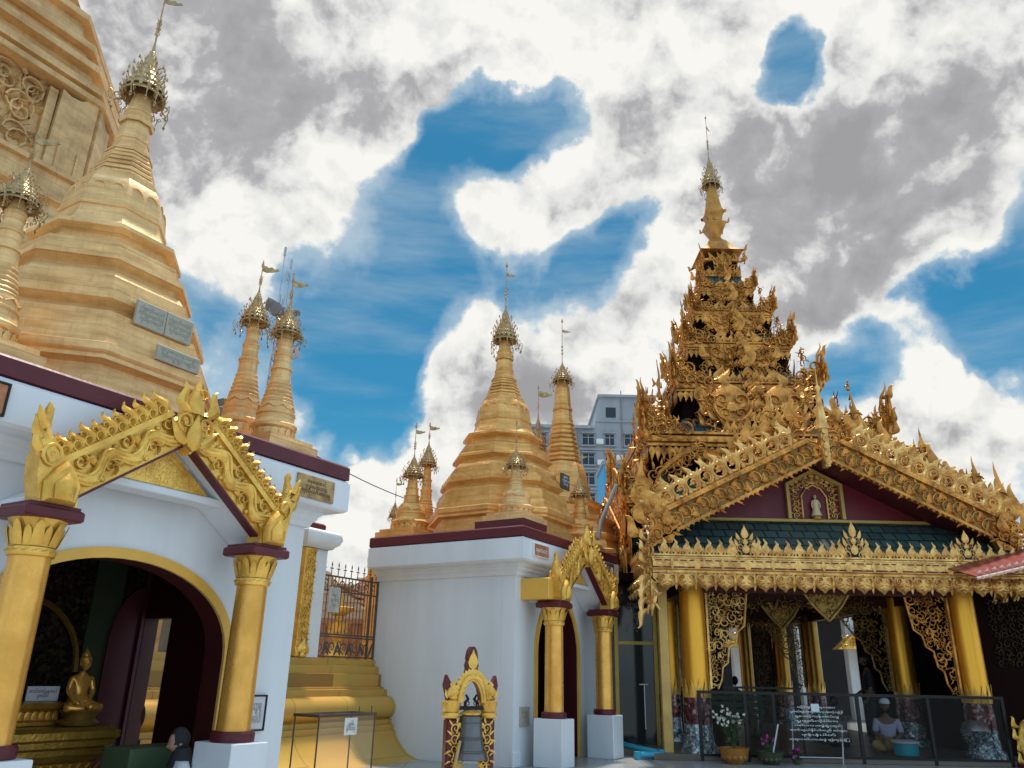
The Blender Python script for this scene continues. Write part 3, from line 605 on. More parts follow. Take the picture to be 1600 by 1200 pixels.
small_stupa('rear of two slim gilded stupas beside the telecom mast', 5.03, -6.2, 3.05, 2.15, True, GOLDL, 12, foot=.15)
small_stupa('front of two slim gilded stupas, overlapping the telecom mast', 4.96, -5.62, 2.93, 1.9, True, GOLDL, 13)
small_stupa('squat gilded stupa on near roof corner above the bell', 9.36, -5.55, 3.02, 1.52, False, GOLDL, 14, base=.33, r=.235)
small_stupa('gilded stupa on far left roof corner of shrine behind the bell', 9.35, -7.38, 2.9, 1.85, False, GOLDM, 15, base=.36, r=.25)
small_stupa('slender gilded stupa half hidden behind the far left roof corner stupa', 10.32, -7.85, 2.9, 2.2, True, GOLDM, 16, foot=2.9)
small_stupa('tiniest distant gilded stupa at far left end of white shrine roof', 11.3, -9.3, 2.9, 1.6, False, GOLDM, 17, r=.16, foot=2.9)
small_stupa('gilded stupa peeping over the narrow gable beside carved pavilion', 11.5, -5.6, 2.92, 1.72, False, GOLDM, 18, r=.24)
# second row stupa and the slim one behind it, on the cream shrine
t = thing('stupa', 'ringed gilded stupa between orange stupa and grey office block', 'stupa', AB(13.2, -6.78, 2.75), RZ, 'large gilded stupas')
b = MB(); b.lathe([(1.2, 0), (1.2, .12), (1.12, .14), (1.12, .3), (1.16, .33), (1.16, .4), (1.0, .45), (.95, .62), (.99, .66), (.99, .73), (.82, .78), (.78, .98), (.82, 1.02), (.82, 1.09), (.62, 1.14), (.58, 1.34), (.62, 1.38), (.62, 1.45), (.5, 1.5)], 8, oct_=True); b.build('terraces', GOLDM, t, 25)
b = MB(); b.lathe([(.5, 1.5), (.44, 1.6), (.42, 1.75), (.435, 1.76), (.435, 1.8), (.41, 1.82), (.38, 2.05), (.33, 2.25), (.29, 2.3)], 8, oct_=True); b.build('bell', GOLDM, t, 25)
b = MB(); z = 2.3; rr = .30; prof = [(.29, 2.3)]
for k in range(9): prof += [(rr*.9, z), (rr, z+.03), (rr, z+.07), (rr*.92, z+.095)]; z += .1; rr *= .945
prof += [(.17, z), (.15, z+.25), (.165, z+.26), (.165, z+.31), (.145, z+.32), (.12, z+.75), (.13, z+.77), (.11, z+.8), (.075, z+1.0)]
b.lathe(prof, 8, oct_=True); ring_of(b, PETAL, 16, .17, z-.02, 1, .07, .02, .1, poly=8); b.build('ringed_spire', GOLDM, t, 25)
hti(t, z+.92, .42, .17, 5.62, 9); t.scale = (1.12, 1.12, .935)
small_stupa('thin gilded spire showing just left of the ringed stupa', 13.6, -7.55, 2.75, 4.05, True, GOLDM, 19, r=.22, foot=2.7)

# ---------------------------------------------------------------- the great pagoda behind
t = thing('great_pagoda', 'huge octagonal gilded pagoda with carved panel rising at top left', 'pagoda', AB(3.3, -22, 0), RZ)
b = MB(); b.lathe([(11.5, 0), (11.5, 2), (10.8, 2.2), (10.4, 4), (10, 4.2), (9.6, 6.0), (9.2, 6.2), (8.9, 7.6), (9.0, 7.7), (9.0, 7.85), (8.75, 7.95), (8.4, 8.9), (8.5, 8.96), (8.5, 9.1), (8.38, 9.14), (8.38, 9.5), (8.46, 9.53), (8.46, 9.62), (8.2, 9.7)], 8, oct_=True); b.build('lower_terraces', GOLDP, t, 20)
b = MB(); b.lathe([(8.1, 9.7), (8.0, 11.45)], 8, oct_=True); b.build('drum', GOLDP, t, 20)
b = MB(); b.lathe([(8.15, 11.45), (8.3, 11.5), (8.3, 11.62), (8.05, 11.66), (8.05, 11.76), (8.2, 11.8), (8.2, 11.95), (7.95, 12.0), (7.85, 12.35), (8.02, 12.4), (8.02, 12.55), (7.7, 12.62), (7.62, 12.95), (7.78, 13.0), (7.78, 13.15), (7.5, 13.22), (7.35, 13.8), (7.5, 13.85), (7.5, 14.0), (7.1, 14.1), (6.6, 15.2), (6.75, 15.3), (6.6, 15.5), (5.2, 18.5), (4.4, 21), (3.2, 25), (1.6, 32), (.3, 41)], 8, oct_=True); b.build('upper_terraces', GOLDP, t, 20)
for k in range(8):
    a = math.pi*k/4; nn = np.array([math.cos(a), math.sin(a), 0]); tt = np.array([-nn[1], nn[0], 0]); half = 8.0*math.tan(math.pi/8)
    if k not in (0, 1, 7): continue
    for s in (-1, 1):        # corner blocks with a concave top
        b = MB(); o = nn*8.02+tt*s*half+Z_*9.68
        b.prism([(0, 0), (-.70*s, 0), (-.66*s, 1.74), (-.5*s, 1.68), (-.3*s, 1.70), (-.1*s, 1.86), (.05*s, 1.9), (.05*s, 0)], o, tt, Z_, nn, .22)
        b.prism([(-.86*s, 0), (-.70*s, 0), (-.70*s, 1.7), (-.86*s, 1.7)], o, tt, Z_, nn, .14)
        b.prism([(-.52*s, .0), (-.1*s, .0), (-.1*s, .56), (-.15*s, .56), (-.15*s, .06), (-.46*s, .06), (-.46*s, .62), (-.52*s, .62)], o, tt, Z_, nn, .25)
        b.build('corner_block', GOLDP, t, 20)
    b = MB(); o = nn*8.03+Z_*9.75; rg = random.Random(5)
    for s in (-1, 1):
        for (x, z, r, ro) in ((2.05, .35, .5, 0), (1.5, .42, .42, 2), (2.0, .95, .5, 1), (1.4, 1.0, .4, 3), (2.15, 1.4, .42, .5), (1.65, 1.42, .4, 2.4), (.9, .6, .42, 1), (.7, 1.2, .38, 0), (1.1, 1.45, .36, 4), (.3, .8, .4, 2)):
            b.st(ACAN, o+tt*s*x+Z_*z, tt*s, Z_, nn, r*1.3, r*1.3, .85, ro); b.st(CURL, o+tt*s*(x+.1)+Z_*(z-.15), tt*s, Z_, nn, r*.5, r*.5, .6, ro+2)
        for i in range(6): b.st(TONG, o+tt*s*(1.0+.22*i)+Z_*(.1+.05*i), tt*s, Z_, nn, .6, .8, 1.6, -.5-.2*i); b.st(TONG, o+tt*s*(1.2+.2*i)+Z_*(.8+.05*i), tt*s, Z_, nn, .6, .7, 1.6, .5-.3*i)
    b.build('carved_panel', GOLDP, t, 30)

# ---------------------------------------------------------------- white shrine halls
def column(par, y, x=.35, r=.122):
    c = MB(); c.lathe([(r*1.02, .62), (r*1.0, .7), (r*.97, 1.4), (r*.95, 1.68)], 28, (x, y, 0)); col = c.build('column', GCOL, par, 40)
    b = MB(); b.bbox(x-.2, x+.2, y-.17, y+.17, 0, .55, .006); b.build('pedestal', WHITE, col, 20)
    b = MB(); b.lathe([(r*1.28, .551), (r*1.3, .57), (r*1.3, .61), (r*1.2, .625)], 28, (x, y, 0)); b.build('base_ring', MAROON, col, 30)
    b = MB(); b.lathe([(r*.95, 1.66), (r*1.08, 1.668), (r*1.12, 1.69), (r*1.08, 1.715), (r*.98, 1.722), (r*1.0, 1.76), (r*1.12, 1.83), (r*1.35, 1.885)], 28, (x, y, 0))
    for k in range(16):
        a = 2*math.pi*k/16; nn = np.array([math.cos(a), math.sin(a), 0]); tt = np.array([-nn[1], nn[0], 0]); o = np.array([x, y, 0])
        b.st(TONGS, o+nn*r*1.09+Z_*1.692-tt*.012, tt, (Z_*.3+tt*.9)/.95, nn, .09, .045, .12)
        b.st(PETAL, o+nn*r*1.0+Z_*1.722, tt, (Z_+nn*.28)/1.04, nn, r*.40, .125, .03)
        if k % 2: b.st(PETAL, o+nn*r*1.06+Z_*1.725, tt, (Z_+nn*.32)/1.05, nn, r*.5, .155, .03)
    b.build('capital', GILT, col, 35)
    b = MB(); b.bbox(x-.185, x+.185, y-.185, y+.185, 1.885, 1.955, .012); b.box(x-.16, x+.16, y-.16, y+.16, 1.955, 1.975); b.build('abacus', MAROON, col, 20)
    return col
def gable(par, c, x0, x1, name='gable_ornament'):
    """two carved bargeboards meeting over the arch; c = half the column spacing"""
    X = x1; th = math.atan2(.60, c-.08)
    def side(s):
        ux = np.array([0, -s*math.cos(th), math.sin(th)]); uy = np.array([0, s*math.sin(th), math.cos(th)])
        L = math.hypot(c-.06, .60)+.02; o = np.array([X, s*(c-.06), 1.985])
        b = MB(); b.prism([(0, 0), (L, 0), (L-.06, .30), (.02, .30)], o-X_*.07, ux, uy, X_, .07); bb = b.build('bargeboard', GILT, par, 25)
        b = MB(); b.prism([(0, -.016), (L+.01, -.016), (L, 0), (0, 0)], o-X_*.08, ux, uy, X_, .085)
        b.prism([(.03, .30), (L-.08, .30), (L-.10, .37), (.05, .35)], o-X_*.06, ux, uy, X_, .04); b.build('red_backing', MAROON, bb, 20)
        b = MB(); b.prism([(0, .225), (L-.05, .225), (L-.06, .265), (0, .265)], o+X_*.0, ux, uy, X_, .03)
        n = 3.0; P = [(q*L*.97+.01, .11+.052*math.sin(2*math.pi*n*q+.4)) for q in np.linspace(0, 1, 40)]
        b.tube([o+ux*p+uy*q+X_*.008 for p, q in P], [.046*(.8+.2*math.sin(i*.9)) for i in range(40)], 8)
        b.tube([o+ux*p+uy*(q+.028)+X_*.034 for p, q in P], .015, 5); b.tube([o+ux*p+uy*(q-.035)+X_*.024 for p, q in P], .010, 5)
        for k in range(6):
            q = (k+.28)/6; yy = .11+(.075 if k % 2 else -.04); sg = 1 if k % 2 else -1
            b.st(CURL, o+ux*(q*L)+uy*(yy*.9+.02)+X_*.01, ux, uy*(-sg), X_, .062, .062, .09)
            b.st(TONG, o+ux*(q*L+.03)+uy*(yy)+X_*.012, ux, uy*(-sg), X_, .2, .14, .3, -.8); b.st(STUD, o+ux*((q+.085)*L)+uy*(.185 if k % 2 == 0 else .03)+X_*.005, ux, uy, X_, .02, .02, .03)
        b.build('running_scroll', GILT, bb, 40)
        b = MB(); m = 11
        for k in range(m):
            q = (k+.5)/m; p = o+ux*(.03+q*(L-.12))+uy*.262-X_*.005; h = .115+.05*q+.015*(k % 2)
            b.st(TONGC, p, ux*1, uy, X_, .27, h*1.1, .42, .0); b.st(CURL2, p+uy*.035+X_*.016+ux*.01, -ux, uy, X_, .045, .045, .06); b.st(TONGS, p-ux*.03, ux, uy, X_, .2, h*.75, .25, .3); b.st(TONGS, p+ux*.035, ux, uy, X_, .2, h*.7, .25, -.45); b.st(CURL2, p+uy*.085+X_*.014-ux*.012, ux, uy, X_, .03, .03, .05)
        b.build('flame_crest', GILT, bb, 40)
        # end piece on the column: bud, body and up-curled tail
        b = MB(); e = np.array([X, s*(c-.02), 1.976]); sy = Y_*s
        b.prism([(-.13, 0), (.11, 0), (.15, .14), (.165, .26), (.15, .36), (.10, .40), (.05, .34), (-.02, .26), (-.10, .18)], e-X_*.11, sy, Z_, X_, .15)
        b.st(T_relief([(-.1, 0), (.1, 0), (.115, .12), (.06, .21), (0, .27), (-.06, .21), (-.115, .12)], .05, .8, 1.1, (0, .1)), e+X_*.045, sy, Z_, X_, 1, 1, 1)
        b.st(T_relief([(-.06, .02), (.06, .02), (.07, .11), (0, .19), (-.07, .11)], .05, .7, 1.2, (0, .1)), e+X_*.09, sy, Z_, X_, 1, 1, .7)
        b.st(CURL, e+sy*.085+Z_*.30+X_*.05, sy, Z_, X_, .085, .085, .05)
        tail = [(.07, .26), (.135, .36), (.155, .44), (.145, .50), (.135, .545), (.14, .58), (.145, .63)]
        b.tube([e+sy*p+Z_*q-X_*.02 for p, q in tail], [.085, .07, .05, .034, .024, .03, .004], 8)
        for k, (p, q) in enumerate(tail[1:4]): b.st(TONGS, e+sy*(p+.02)+Z_*(q-.06)+X_*.03, sy, Z_, X_, .2, .15, .25, -.5)
        b.build('end_finial', GILT, bb, 40)
    side(-1); side(1)
    b = MB(); o = np.array([X+.03, 0, 2.60])      # apex finial
    b.prism([(-.075, .0), (0, -.10), (.075, .0), (.10, .15), (.06, .26), (0, .33), (-.06, .26), (-.10, .15)], o-X_*.10, Y_, Z_, X_, .11)
    for s in (-1, 1):
        b.st(CURL, o+Y_*s*.08+Z_*.13+X_*.02, Y_*s, Z_, X_, .085, .085, .07); b.st(TONGC, o+Y_*s*.06+Z_*.2+X_*.02, Y_*s, Z_, X_, .3, .24, .3, -.3); b.st(TONGS, o+Y_*s*.05-Z_*.02+X_*.02, Y_*s, Z_, X_, .25, .2, .3, -.9)
    b.st(DROP, o-Z_*.08+X_*.02, Y_, Z_, X_, .17, .28, .25); b.tube([o+Z_*q+Y_*p-X_*.03 for p, q in ((0, .2), (.0, .3), (.012, .38), (.005, .44), (.02, .50))], [.085, .07, .045, .022, .004], 8); b.st(CURL2, o+Z_*.37+Y_*.02+X_*.02, Y_, Z_, X_, .05, .05, .06)
    b.build('apex_finial', GILT, par, 40)
    b = MB(); H = .60   # white soffit boards from the bargeboards back to the wall
    for s in (-1, 1): b.prism([(s*(c+.06), 1.962), (0, 1.962+H+.03), (0, 1.962+H+.09), (s*(c+.06), 2.03)], (x0+.004, 0, 0), Y_, Z_, X_, X-.10-x0)
    b.build('gable_soffit', WHITE, par, 20)
    b = MB(); w = c*.40; zb = 2.285; xp = x0+.275
    b.prism([(-w-.02, zb), (w+.02, zb), (0, zb+(w+.02)*math.tan(th))], (xp, 0, 0), Y_, Z_, X_, .02)
    mask = lambda x, y: y < (w-abs(x-w))*math.tan(th)*1.05
    carve(b, (xp+.018, -w, zb+.01), Y_, Z_, X_, 2*w, w*math.tan(th), .062, 4, depth=.6, mask=mask); b.build('pierced_panel', GILT, par, 35)
    b = MB(); b.bbox(x0+.12, xp+.03, -c*.60, c*.60, zb-.06, zb-.004, .008); b.build('lintel', WHITE, par, 20)
def arch_pts(w, z0, rise, n=28, p=2.0):
    return [(w*math.cos(a)*1.0, z0+rise*(max(0, math.sin(a)))**(2/p)) for a in np.linspace(math.pi, 0, n)]
def hall(name, label, a0, y0, y1, D, cs, arch, fasc_ext=0.0):
    t = thing(name, label, 'shrine', AB(a0, -5.35), RZ)
    w, zs, rise, p = arch; ap = arch_pts(w, zs, rise, 28, p); H = 2.36
    b = MB(); b.prism([(y0, 0), (-w, 0)]+ap+[(w, 0), (y1, 0), (y1, H), (y0, H)], (-.20, 0, 0), Y_, Z_, X_, .20)
    b.bbox(.0, .035, cs+.27, y1+.035, 0, .17, .006); b.bbox(0, .035, y0-.035, -cs-.27, 0, .17, .006)
    b.build('front_wall', WHITE, t, 20)
    b = MB(); b.box(-D, -.202, y0, y0+.15, 0, H); b.box(-D, -D+.15, y0+.152, y1-.152, 0, H)
    b.build('side_wall', WHITE, t, 20)
    b = MB()
    if name == 'shrine_hall':
        b.box(-1.47, -.202, y1-.15, y1, 0, H)
        b.box(-1.87, -1.472, y1-.15, y1, 1.50, H); b.box(-D+.152, -1.872, y1-.15, y1, 0, H); b.box(-1.87, -1.472, y1-.15, y1, 0, .02)
    else: b.box(-D+.152, -.202, y1-.15, y1, 0, H)
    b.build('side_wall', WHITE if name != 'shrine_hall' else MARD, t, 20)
    path = [(-D, y0), (0, y0), (0, y1), (-D, y1)]
    b = MB(); b.sweep([(-.01, 2.28), (.03, 2.285), (.045, 2.33), (.075, 2.36), (.075, 2.38), (.11, 2.41), (.11, 2.43), (.24, 2.44), (.265, 2.46), (.265, 2.715), (.245, 2.735), (-.01, 2.735)], path); b.build('cornice', WHITE, t, 20)
    b = MB(); b.sweep([(-.02, 2.737), (.21, 2.737), (.255, 2.75), (.255, 2.865), (.235, 2.885), (-.02, 2.885)], path); b.box(-D-.02, -.02, y0+.02, y1-.02, 2.74, 2.88)
    b.build('roof_edge', MAROON, t, 20)
    tr = .075; outer = arch_pts(w+tr, zs, rise+tr, 28, p)
    b = MB(); b.prism([(-w, 0), (-w-tr, 0)]+outer+[(w+tr, 0), (w, 0)]+ap[::-1], (.001, 0, 0), Y_, Z_, X_, .022); b.build('arch_trim', GTRIM, t, 20)
    b = MB()   # reveal of the arch
    ins = [(-w, 0)]+ap+[(w, 0)]; v = [(.0, y*.9985, z-.001) for y, z in ins]+[(-.21, y*.9985, z-.001) for y, z in ins]; n = len(ins)
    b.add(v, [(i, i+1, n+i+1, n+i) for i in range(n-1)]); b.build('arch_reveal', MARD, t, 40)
    column(t, -cs); column(t, cs); gable(t, cs+.02, 0.0, .47)
    return t
hallA = hall('shrine_hall', 'white shrine hall with open arch, woman and golden throne inside', 3.53, -1.72, 1.70, 2.15, .87, (.97, 1.12, .66, 2.25))
hallB = hall('shrine', 'white shrine with narrow arch and maroon roof edge behind the bell', 10.25, -1.19, 1.33, 2.32, .77, (.60, 1.35, .74, 1.75))
b = MB(); b.bbox(-.01, .42, -1.05, -.86, 1.98, 2.25, .01); b.build('gable_return', GTRIM, hallB, 20)
b = MB(); b.box(-.55, .2, -1.37, -.7, 2.884, 2.99); b.build('roof_block', MAROON, hallB, 20)
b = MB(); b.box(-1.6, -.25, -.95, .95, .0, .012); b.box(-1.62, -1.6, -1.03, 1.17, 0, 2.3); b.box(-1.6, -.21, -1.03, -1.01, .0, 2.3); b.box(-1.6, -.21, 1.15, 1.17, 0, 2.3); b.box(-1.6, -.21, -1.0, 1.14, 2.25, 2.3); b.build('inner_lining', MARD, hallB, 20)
# interior of the left hall
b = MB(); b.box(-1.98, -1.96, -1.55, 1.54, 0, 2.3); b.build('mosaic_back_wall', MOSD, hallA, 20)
b = MB(); b.box(-1.955, -1.93, 1.0, 1.30, 0, 2.1); b.build('green_pilaster', GREENW, hallA, 20)
b = MB(); b.prism([(1.22, 0), (1.22, 1.25)]+[(1.22+.33*(1-math.cos(a)), 1.25+.55*math.sin(a)) for a in np.linspace(.2, 1.57, 9)]+[(1.548, 0)], (-1.927, 0, 0), Y_, Z_, X_, .02); b.box(-1.9, -1.875, 1.51, 1.545, 0, 2.2); b.build('plum_arch_panel', MARP, hallA, 20)
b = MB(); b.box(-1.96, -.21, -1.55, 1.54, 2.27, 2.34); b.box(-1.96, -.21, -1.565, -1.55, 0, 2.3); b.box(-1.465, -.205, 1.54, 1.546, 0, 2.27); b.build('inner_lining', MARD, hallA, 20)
b = MB(); b.tube([(-1.94, .35+.62*math.cos(a), 1.0+.62*math.sin(a)) for a in np.linspace(0, math.pi, 20)], .028, 6); b.build('gilt_arch', GDARK, hallA, 40)
# throne
tt = thing('buddha_throne', 'tiered golden throne with lattice panels inside the left arch', 'throne', AB(3.53, -5.35), RZ)
b = MB(); prof = [(-.02, .0), (.06, .0), (.06, .1), (.02, .12), (.0, .16), (.0, .34), (.03, .36), (.05, .40), (.05, .44), (.09, .46), (.09, .50), (.12, .52), (.12, .57), (.08, .60), (-.02, .60)]
b.sweep(prof, [(-1.9, -1.2), (-1.05, -1.2), (-1.05, .72), (-1.9, .72)]); b.box(-1.9, -1.07, -1.18, .70, .02, .598); b.build('tiered_base', THRONE, tt, 25)
b = MB()
for i in range(24):
    for s in (1, -1): b.tube([(-1.045, -1.15+.078*i, .17), (-1.045, -1.15+.078*i+s*.13, .33)], .007, 4)
b.build('lattice_panel', GCOL, tt, 30)
b = MB(); prof = [(-.01, .60), (.03, .605), (.03, .63), (.0, .65), (.0, .70), (.03, .73), (.04, .77), (-.01, .78)]
b.sweep(prof, [(-1.9, -1.0), (-1.28, -1.0), (-1.28, .50), (-1.9, .50)]); b.box(-1.9, -1.3, -.98, .48, .601, .775); ring = MB()
b.build('upper_tier', THRONE, tt, 25)
b = MB(); crest(b, PETAL, (-1.275, -1.0, .64), Y_, Z_, X_, 1.5, 27, .07, wd=.05, depth=.02); b.build('petal_border', GCOL, tt, 30)
# plinth and steps of the great pagoda
t = thing('stepped_plinth', 'gold painted stepped plinth with rounded moulding below the iron gate', 'plinth', AB(0, 0), RZ)
prof = [(-6.72, 0), (-6.80, .008), (-6.87, .03), (-6.95, .065), (-7.03, .13), (-7.10, .20), (-7.15, .27), (-7.17, .33), (-7.20, .335), (-7.20, .40), (-7.25, .405), (-7.25, .46), (-7.28, .47)]
prof += [(-7.33+.14*math.cos(a), .61+.14*math.sin(a)) for a in np.linspace(-1.25, 1.5, 12)]
prof += [(-7.36, .755), (-7.36, .83), (-7.42, .835), (-7.42, .86), (-7.48, .865), (-7.48, 1.02), (-7.53, 1.025), (-7.53, 1.12), (-7.60, 1.125), (-7.60, 1.205), (-8.4, 1.21), (-8.4, 0)]
b = MB(); b.prism(prof, (0, 5.235, 0), X_, Z_, Y_, 3.82); b.build('plinth_moulding', GSTEP, t, 22)
# ---------------------------------------------------------------- figures
def skin_mesh(joints, edges, sub=2):
    me = bpy.data.meshes.new('s'); me.from_pydata([j[:3] for j in joints], edges, []); ob = bpy.data.objects.new('s', me); C.objects.link(ob)
    ob.modifiers.new('k', 'SKIN'); 
    for i, j in enumerate(joints):
        sv = me.skin_vertices[0].data[i]; r = j[3]; sv.radius = (r if not isinstance(r, tuple) else r[0], r if not isinstance(r, tuple) else r[1])
        sv.use_root = (i == 0)
    ss = ob.modifiers.new('u', 'SUBSURF'); ss.levels = sub; ss.render_levels = sub
    dg = bpy.context.evaluated_depsgraph_get(); dg.update(); m2 = bpy.data.meshes.new_from_object(ob.evaluated_get(dg))
    v = np.array([p.co[:] for p in m2.vertices]); f = [tuple(p.vertices) for p in m2.polygons]
    C.objects.unlink(ob); bpy.data.objects.remove(ob); bpy.data.meshes.remove(m2); return v, f
def head_tpl(s=1.0):
    v = []; f = []; n, m = 20, 14
    for i in range(m+1):
        th = math.pi*i/m; z = math.cos(th)
        for j in range(n):
            a = 2*math.pi*j/n; x, y = math.sin(th)*math.cos(a), math.sin(th)*math.sin(a)     # y forward
            X, Yv, Z = .074*x, .094*y, .112*z
            if z < -.1: k = 1-.42*min(1, (-z-.1)/.9)**1.3; X *= k; Yv = Yv*(k+.12) + .012
            if y > .3:
                Yv += .013*math.exp(-(x/.14)**2-((z+.16)/.16)**2)+.008*math.exp(-(x/.1)**2-((z-.05)/.2)**2)
                Yv -= .008*(math.exp(-((abs(x)-.34)/.16)**2-((z-.03)/.12)**2)); Yv += .006*math.exp(-(x/.25)**2-((z+.48)/.07)**2)+.008*math.exp(-(x/.25)**2-((z+.8)/.14)**2)
            v.append((X*s, Yv*s, Z*s))
    for i in range(m):
        for j in range(n): f.append((i*n+j, i*n+n+j, i*n+n+(j+1) % n, i*n+(j+1) % n))
    return np.array(v), f
HEAD = head_tpl()
def add_head(b, c, fwd, up, s=1.0, m=0):
    fwd = np.array(fwd, float); fwd /= np.linalg.norm(fwd); up = np.array(up, float); up -= fwd*(up@fwd); up /= np.linalg.norm(up); rt = np.cross(fwd, up)
    b.st(HEAD, c, rt, fwd, up, s, m=m)
    for k in (-1, 1):
        b.st(DROP, np.array(c)+rt*k*.074*s-up*.04*s-fwd*.01*s, fwd*k, up, rt*k, .05*s, .06*s, .05*s, m=m)
    return rt, fwd, up
def hand(b, w, d, up, s, curl=.6, side=1):          # w wrist, d finger direction, up back of the hand
    d = np.array(d, float); d /= np.linalg.norm(d); up = np.array(up, float); up -= d*(d@up); up /= np.linalg.norm(up); x = np.cross(d, up)*side; w = np.array(w, float)
    b.tube([w-d*.01*s, w+d*.03*s, w+d*.075*s], [.026*s, .036*s, .034*s], 8)
    for k, (off, L) in enumerate(((-.027, .066), (-.009, .076), (.009, .071), (.026, .054))):
        p = w+d*.072*s+x*off*s; pts = [p]; a = .15
        for q in range(3): a += curl*.6; p = p+(d*math.cos(a)-up*math.sin(a))*L*s/3*1.05; pts.append(p)
        b.tube(pts, [.0098*s, .0092*s, .0085*s, .0065*s], 6)
    p = w+d*.02*s-x*.03*s; b.tube([p, p-x*.018*s+d*.02*s-up*.008*s, p-x*.015*s+d*.045*s-up*.02*s], [.013*s, .011*s, .008*s], 6)
# seated woman reading her phone beside the pedestal
P = thing('person', 'seated woman in black headscarf and white top looking at a phone', 'person', (-2.33, 6.33, 0), R(118))
P.scale = (.8, .8, .8)
S = .82
J = [(0, 0, .13, .13), (0, .03, .30, .105), (0, .02, .46, .11), (0, .03, .545, .05), (0, .05, .60, .042),
     (.13, .02, .475, .05), (.17, .10, .33, .040), (.10, .27, .30, .030), (.07, .315, .315, .022),
     (-.13, .02, .475, .05), (-.18, .10, .32, .040), (-.08, .26, .27, .030), (-.04, .30, .28, .022),
     (.13, .10, .12, .085), (.25, .36, .20, .065), (.08, .34, .06, .05), (-.13, .10, .12, .085), (-.25, .36, .18, .065), (-.08, .38, .06, .05), (.0, .40, .04, .035), (.0, .32, .04, .035)]
J = [(x*S/.82, y*S/.82, z*S/.82*1.0, r) for x, y, z, r in J]
Eg = [(0, 1), (1, 2), (2, 3), (3, 4), (2, 5), (5, 6), (6, 7), (7, 8), (2, 9), (9, 10), (10, 11), (11, 12), (0, 13), (13, 14), (14, 15), (0, 16), (16, 17), (17, 18), (15, 19), (18, 20)]
b = MB(); b.add(*skin_mesh(J, Eg)); add_head(b, (0, .075, .685), (0, 1, -.28), (0, .2, 1), .86)
hand(b, (.065, .325, .318), (-.25, .75, .6), (.6, .4, .6), .85, .5); hand(b, (-.04, .305, .285), (.2, .7, .5), (-.3, .5, .7), .85, .5, -1)
P2 = b.build('body', SKIN, P, 60)
b = MB(); Jc = [(x, y, z, r*1.16+.006) for x, y, z, r in J[:4]+J[5:7]+J[9:11]]; Jc[3] = (0, .03, .52, .06); b.add(*skin_mesh(Jc, [(0, 1), (1, 2), (2, 3), (2, 4), (4, 5), (2, 6), (6, 7)])); b.build('white_top', CLW, P, 60)
b = MB(); Jc = [(0, .02, .11, .14), (.13, .10, .125, .10), (.25, .36, .20, .078), (.09, .35, .065, .06), (-.13, .10, .125, .10), (-.25, .36, .18, .078), (-.09, .38, .065, .06)]; b.add(*skin_mesh(Jc, [(0, 1), (1, 2), (2, 3), (0, 4), (4, 5), (5, 6)])); b.build('teal_skirt', CLT, P, 60)
b = MB(); v, f = HEAD; v2 = v*np.array([1.22, 1.12, 1.16])+np.array([0, -.022, .010])
keep = [q for q in f if not all((v[i][1] > .034 and v[i][2] < .070) for i in q)]
b.st((v2*.86, keep), (0, .075, .685), X_, np.array([0, .96, -.27]), np.array([0, .27, .96]), 1)
b.lathe([(.075, .10), (.085, .06), (.105, .0), (.12, -.05), (.10, -.06)], 16, (0, .03, .53)); b.build('headscarf', CLD, P, 60)
b = MB(); b.st(mk(lambda q: q.bbox(-.034, .034, -.07, .07, -.004, .004, .003)), (.015, .385, .375), np.array([1, 0, 0]), np.array([0, .45, .89]), np.array([0, -.89, .45]), 1)
ph = b.build('phone', CLW, None, 20); ph.matrix_world = Matrix.Translation(P.location) @ Matrix.Rotation(R(118), 4, 'Z') @ Matrix.Scale(.8, 4); tag(ph, 'pale mobile phone held by the seated woman', 'phone')

def buddha(b, s=1.0):           # seated figure, x right, y forward
    J = [(0, 0, .10, .11), (0, .0, .24, .075), (0, -.01, .40, .105), (0, 0, .48, .045), (0, .0, .52, .04), (.13, 0, .42, .042), (.17, .03, .27, .036), (.14, .16, .14, .028), (.10, .22, .11, .022),
         (-.13, 0, .42, .042), (-.17, .03, .27, .036), (-.08, .12, .15, .028), (0, .14, .14, .022), (.14, .08, .08, .075), (.24, .18, .06, .055), (.02, .24, .05, .045), (-.14, .08, .08, .075), (-.24, .18, .06, .055), (-.02, .20, .075, .045)]
    b.add(*skin_mesh(J, [(0, 1), (1, 2), (2, 3), (3, 4), (2, 5), (5, 6), (6, 7), (7, 8), (2, 9), (9, 10), (10, 11), (11, 12), (0, 13), (13, 14), (14, 15), (0, 16), (16, 17), (17, 18)]))
    add_head(b, (0, .02, .61), (0, 1, 0), (0, 0, 1), .85); b.lathe([(.05, .085), (.05, .11), (.035, .14), (.018, .16), (.0, .2)], 12, (0, .0, .61)); b.lathe([(.072, .02), (.075, .05), (.06, .085), (.03, .10)], 14, (0, .012, .61))
Bt = thing('buddha_statue', 'small golden seated Buddha statue on right end of throne', 'statue', AB(3.53+.60, -5.35-1.22, .605), RZ-R(40))
b = MB(); buddha(b); v = np.vstack(b.V)*.62; b.V = [v]; b.build('figure', GCOL, Bt, 60)
b = MB(); b.lathe([(.15, 0), (.16, .02), (.12, .05), (.13, .08), (.16, .105), (.15, .115)], 20, (0, .06, 0)); b.lathe([(.15, -.001), (.14, -.0), (.14, .01)], 12); b.build('lotus_seat', GDARK, Bt, 40)
for o in Bt.children: o.rotation_euler = (0, 0, R(-50))
Bt.children[0].location = (0, 0, .09)
sg = thing('sign_card', 'white sign card with two lines of black Burmese writing on throne', 'sign', AB(3.53+.36, -5.35-1.33, .782), RZ)
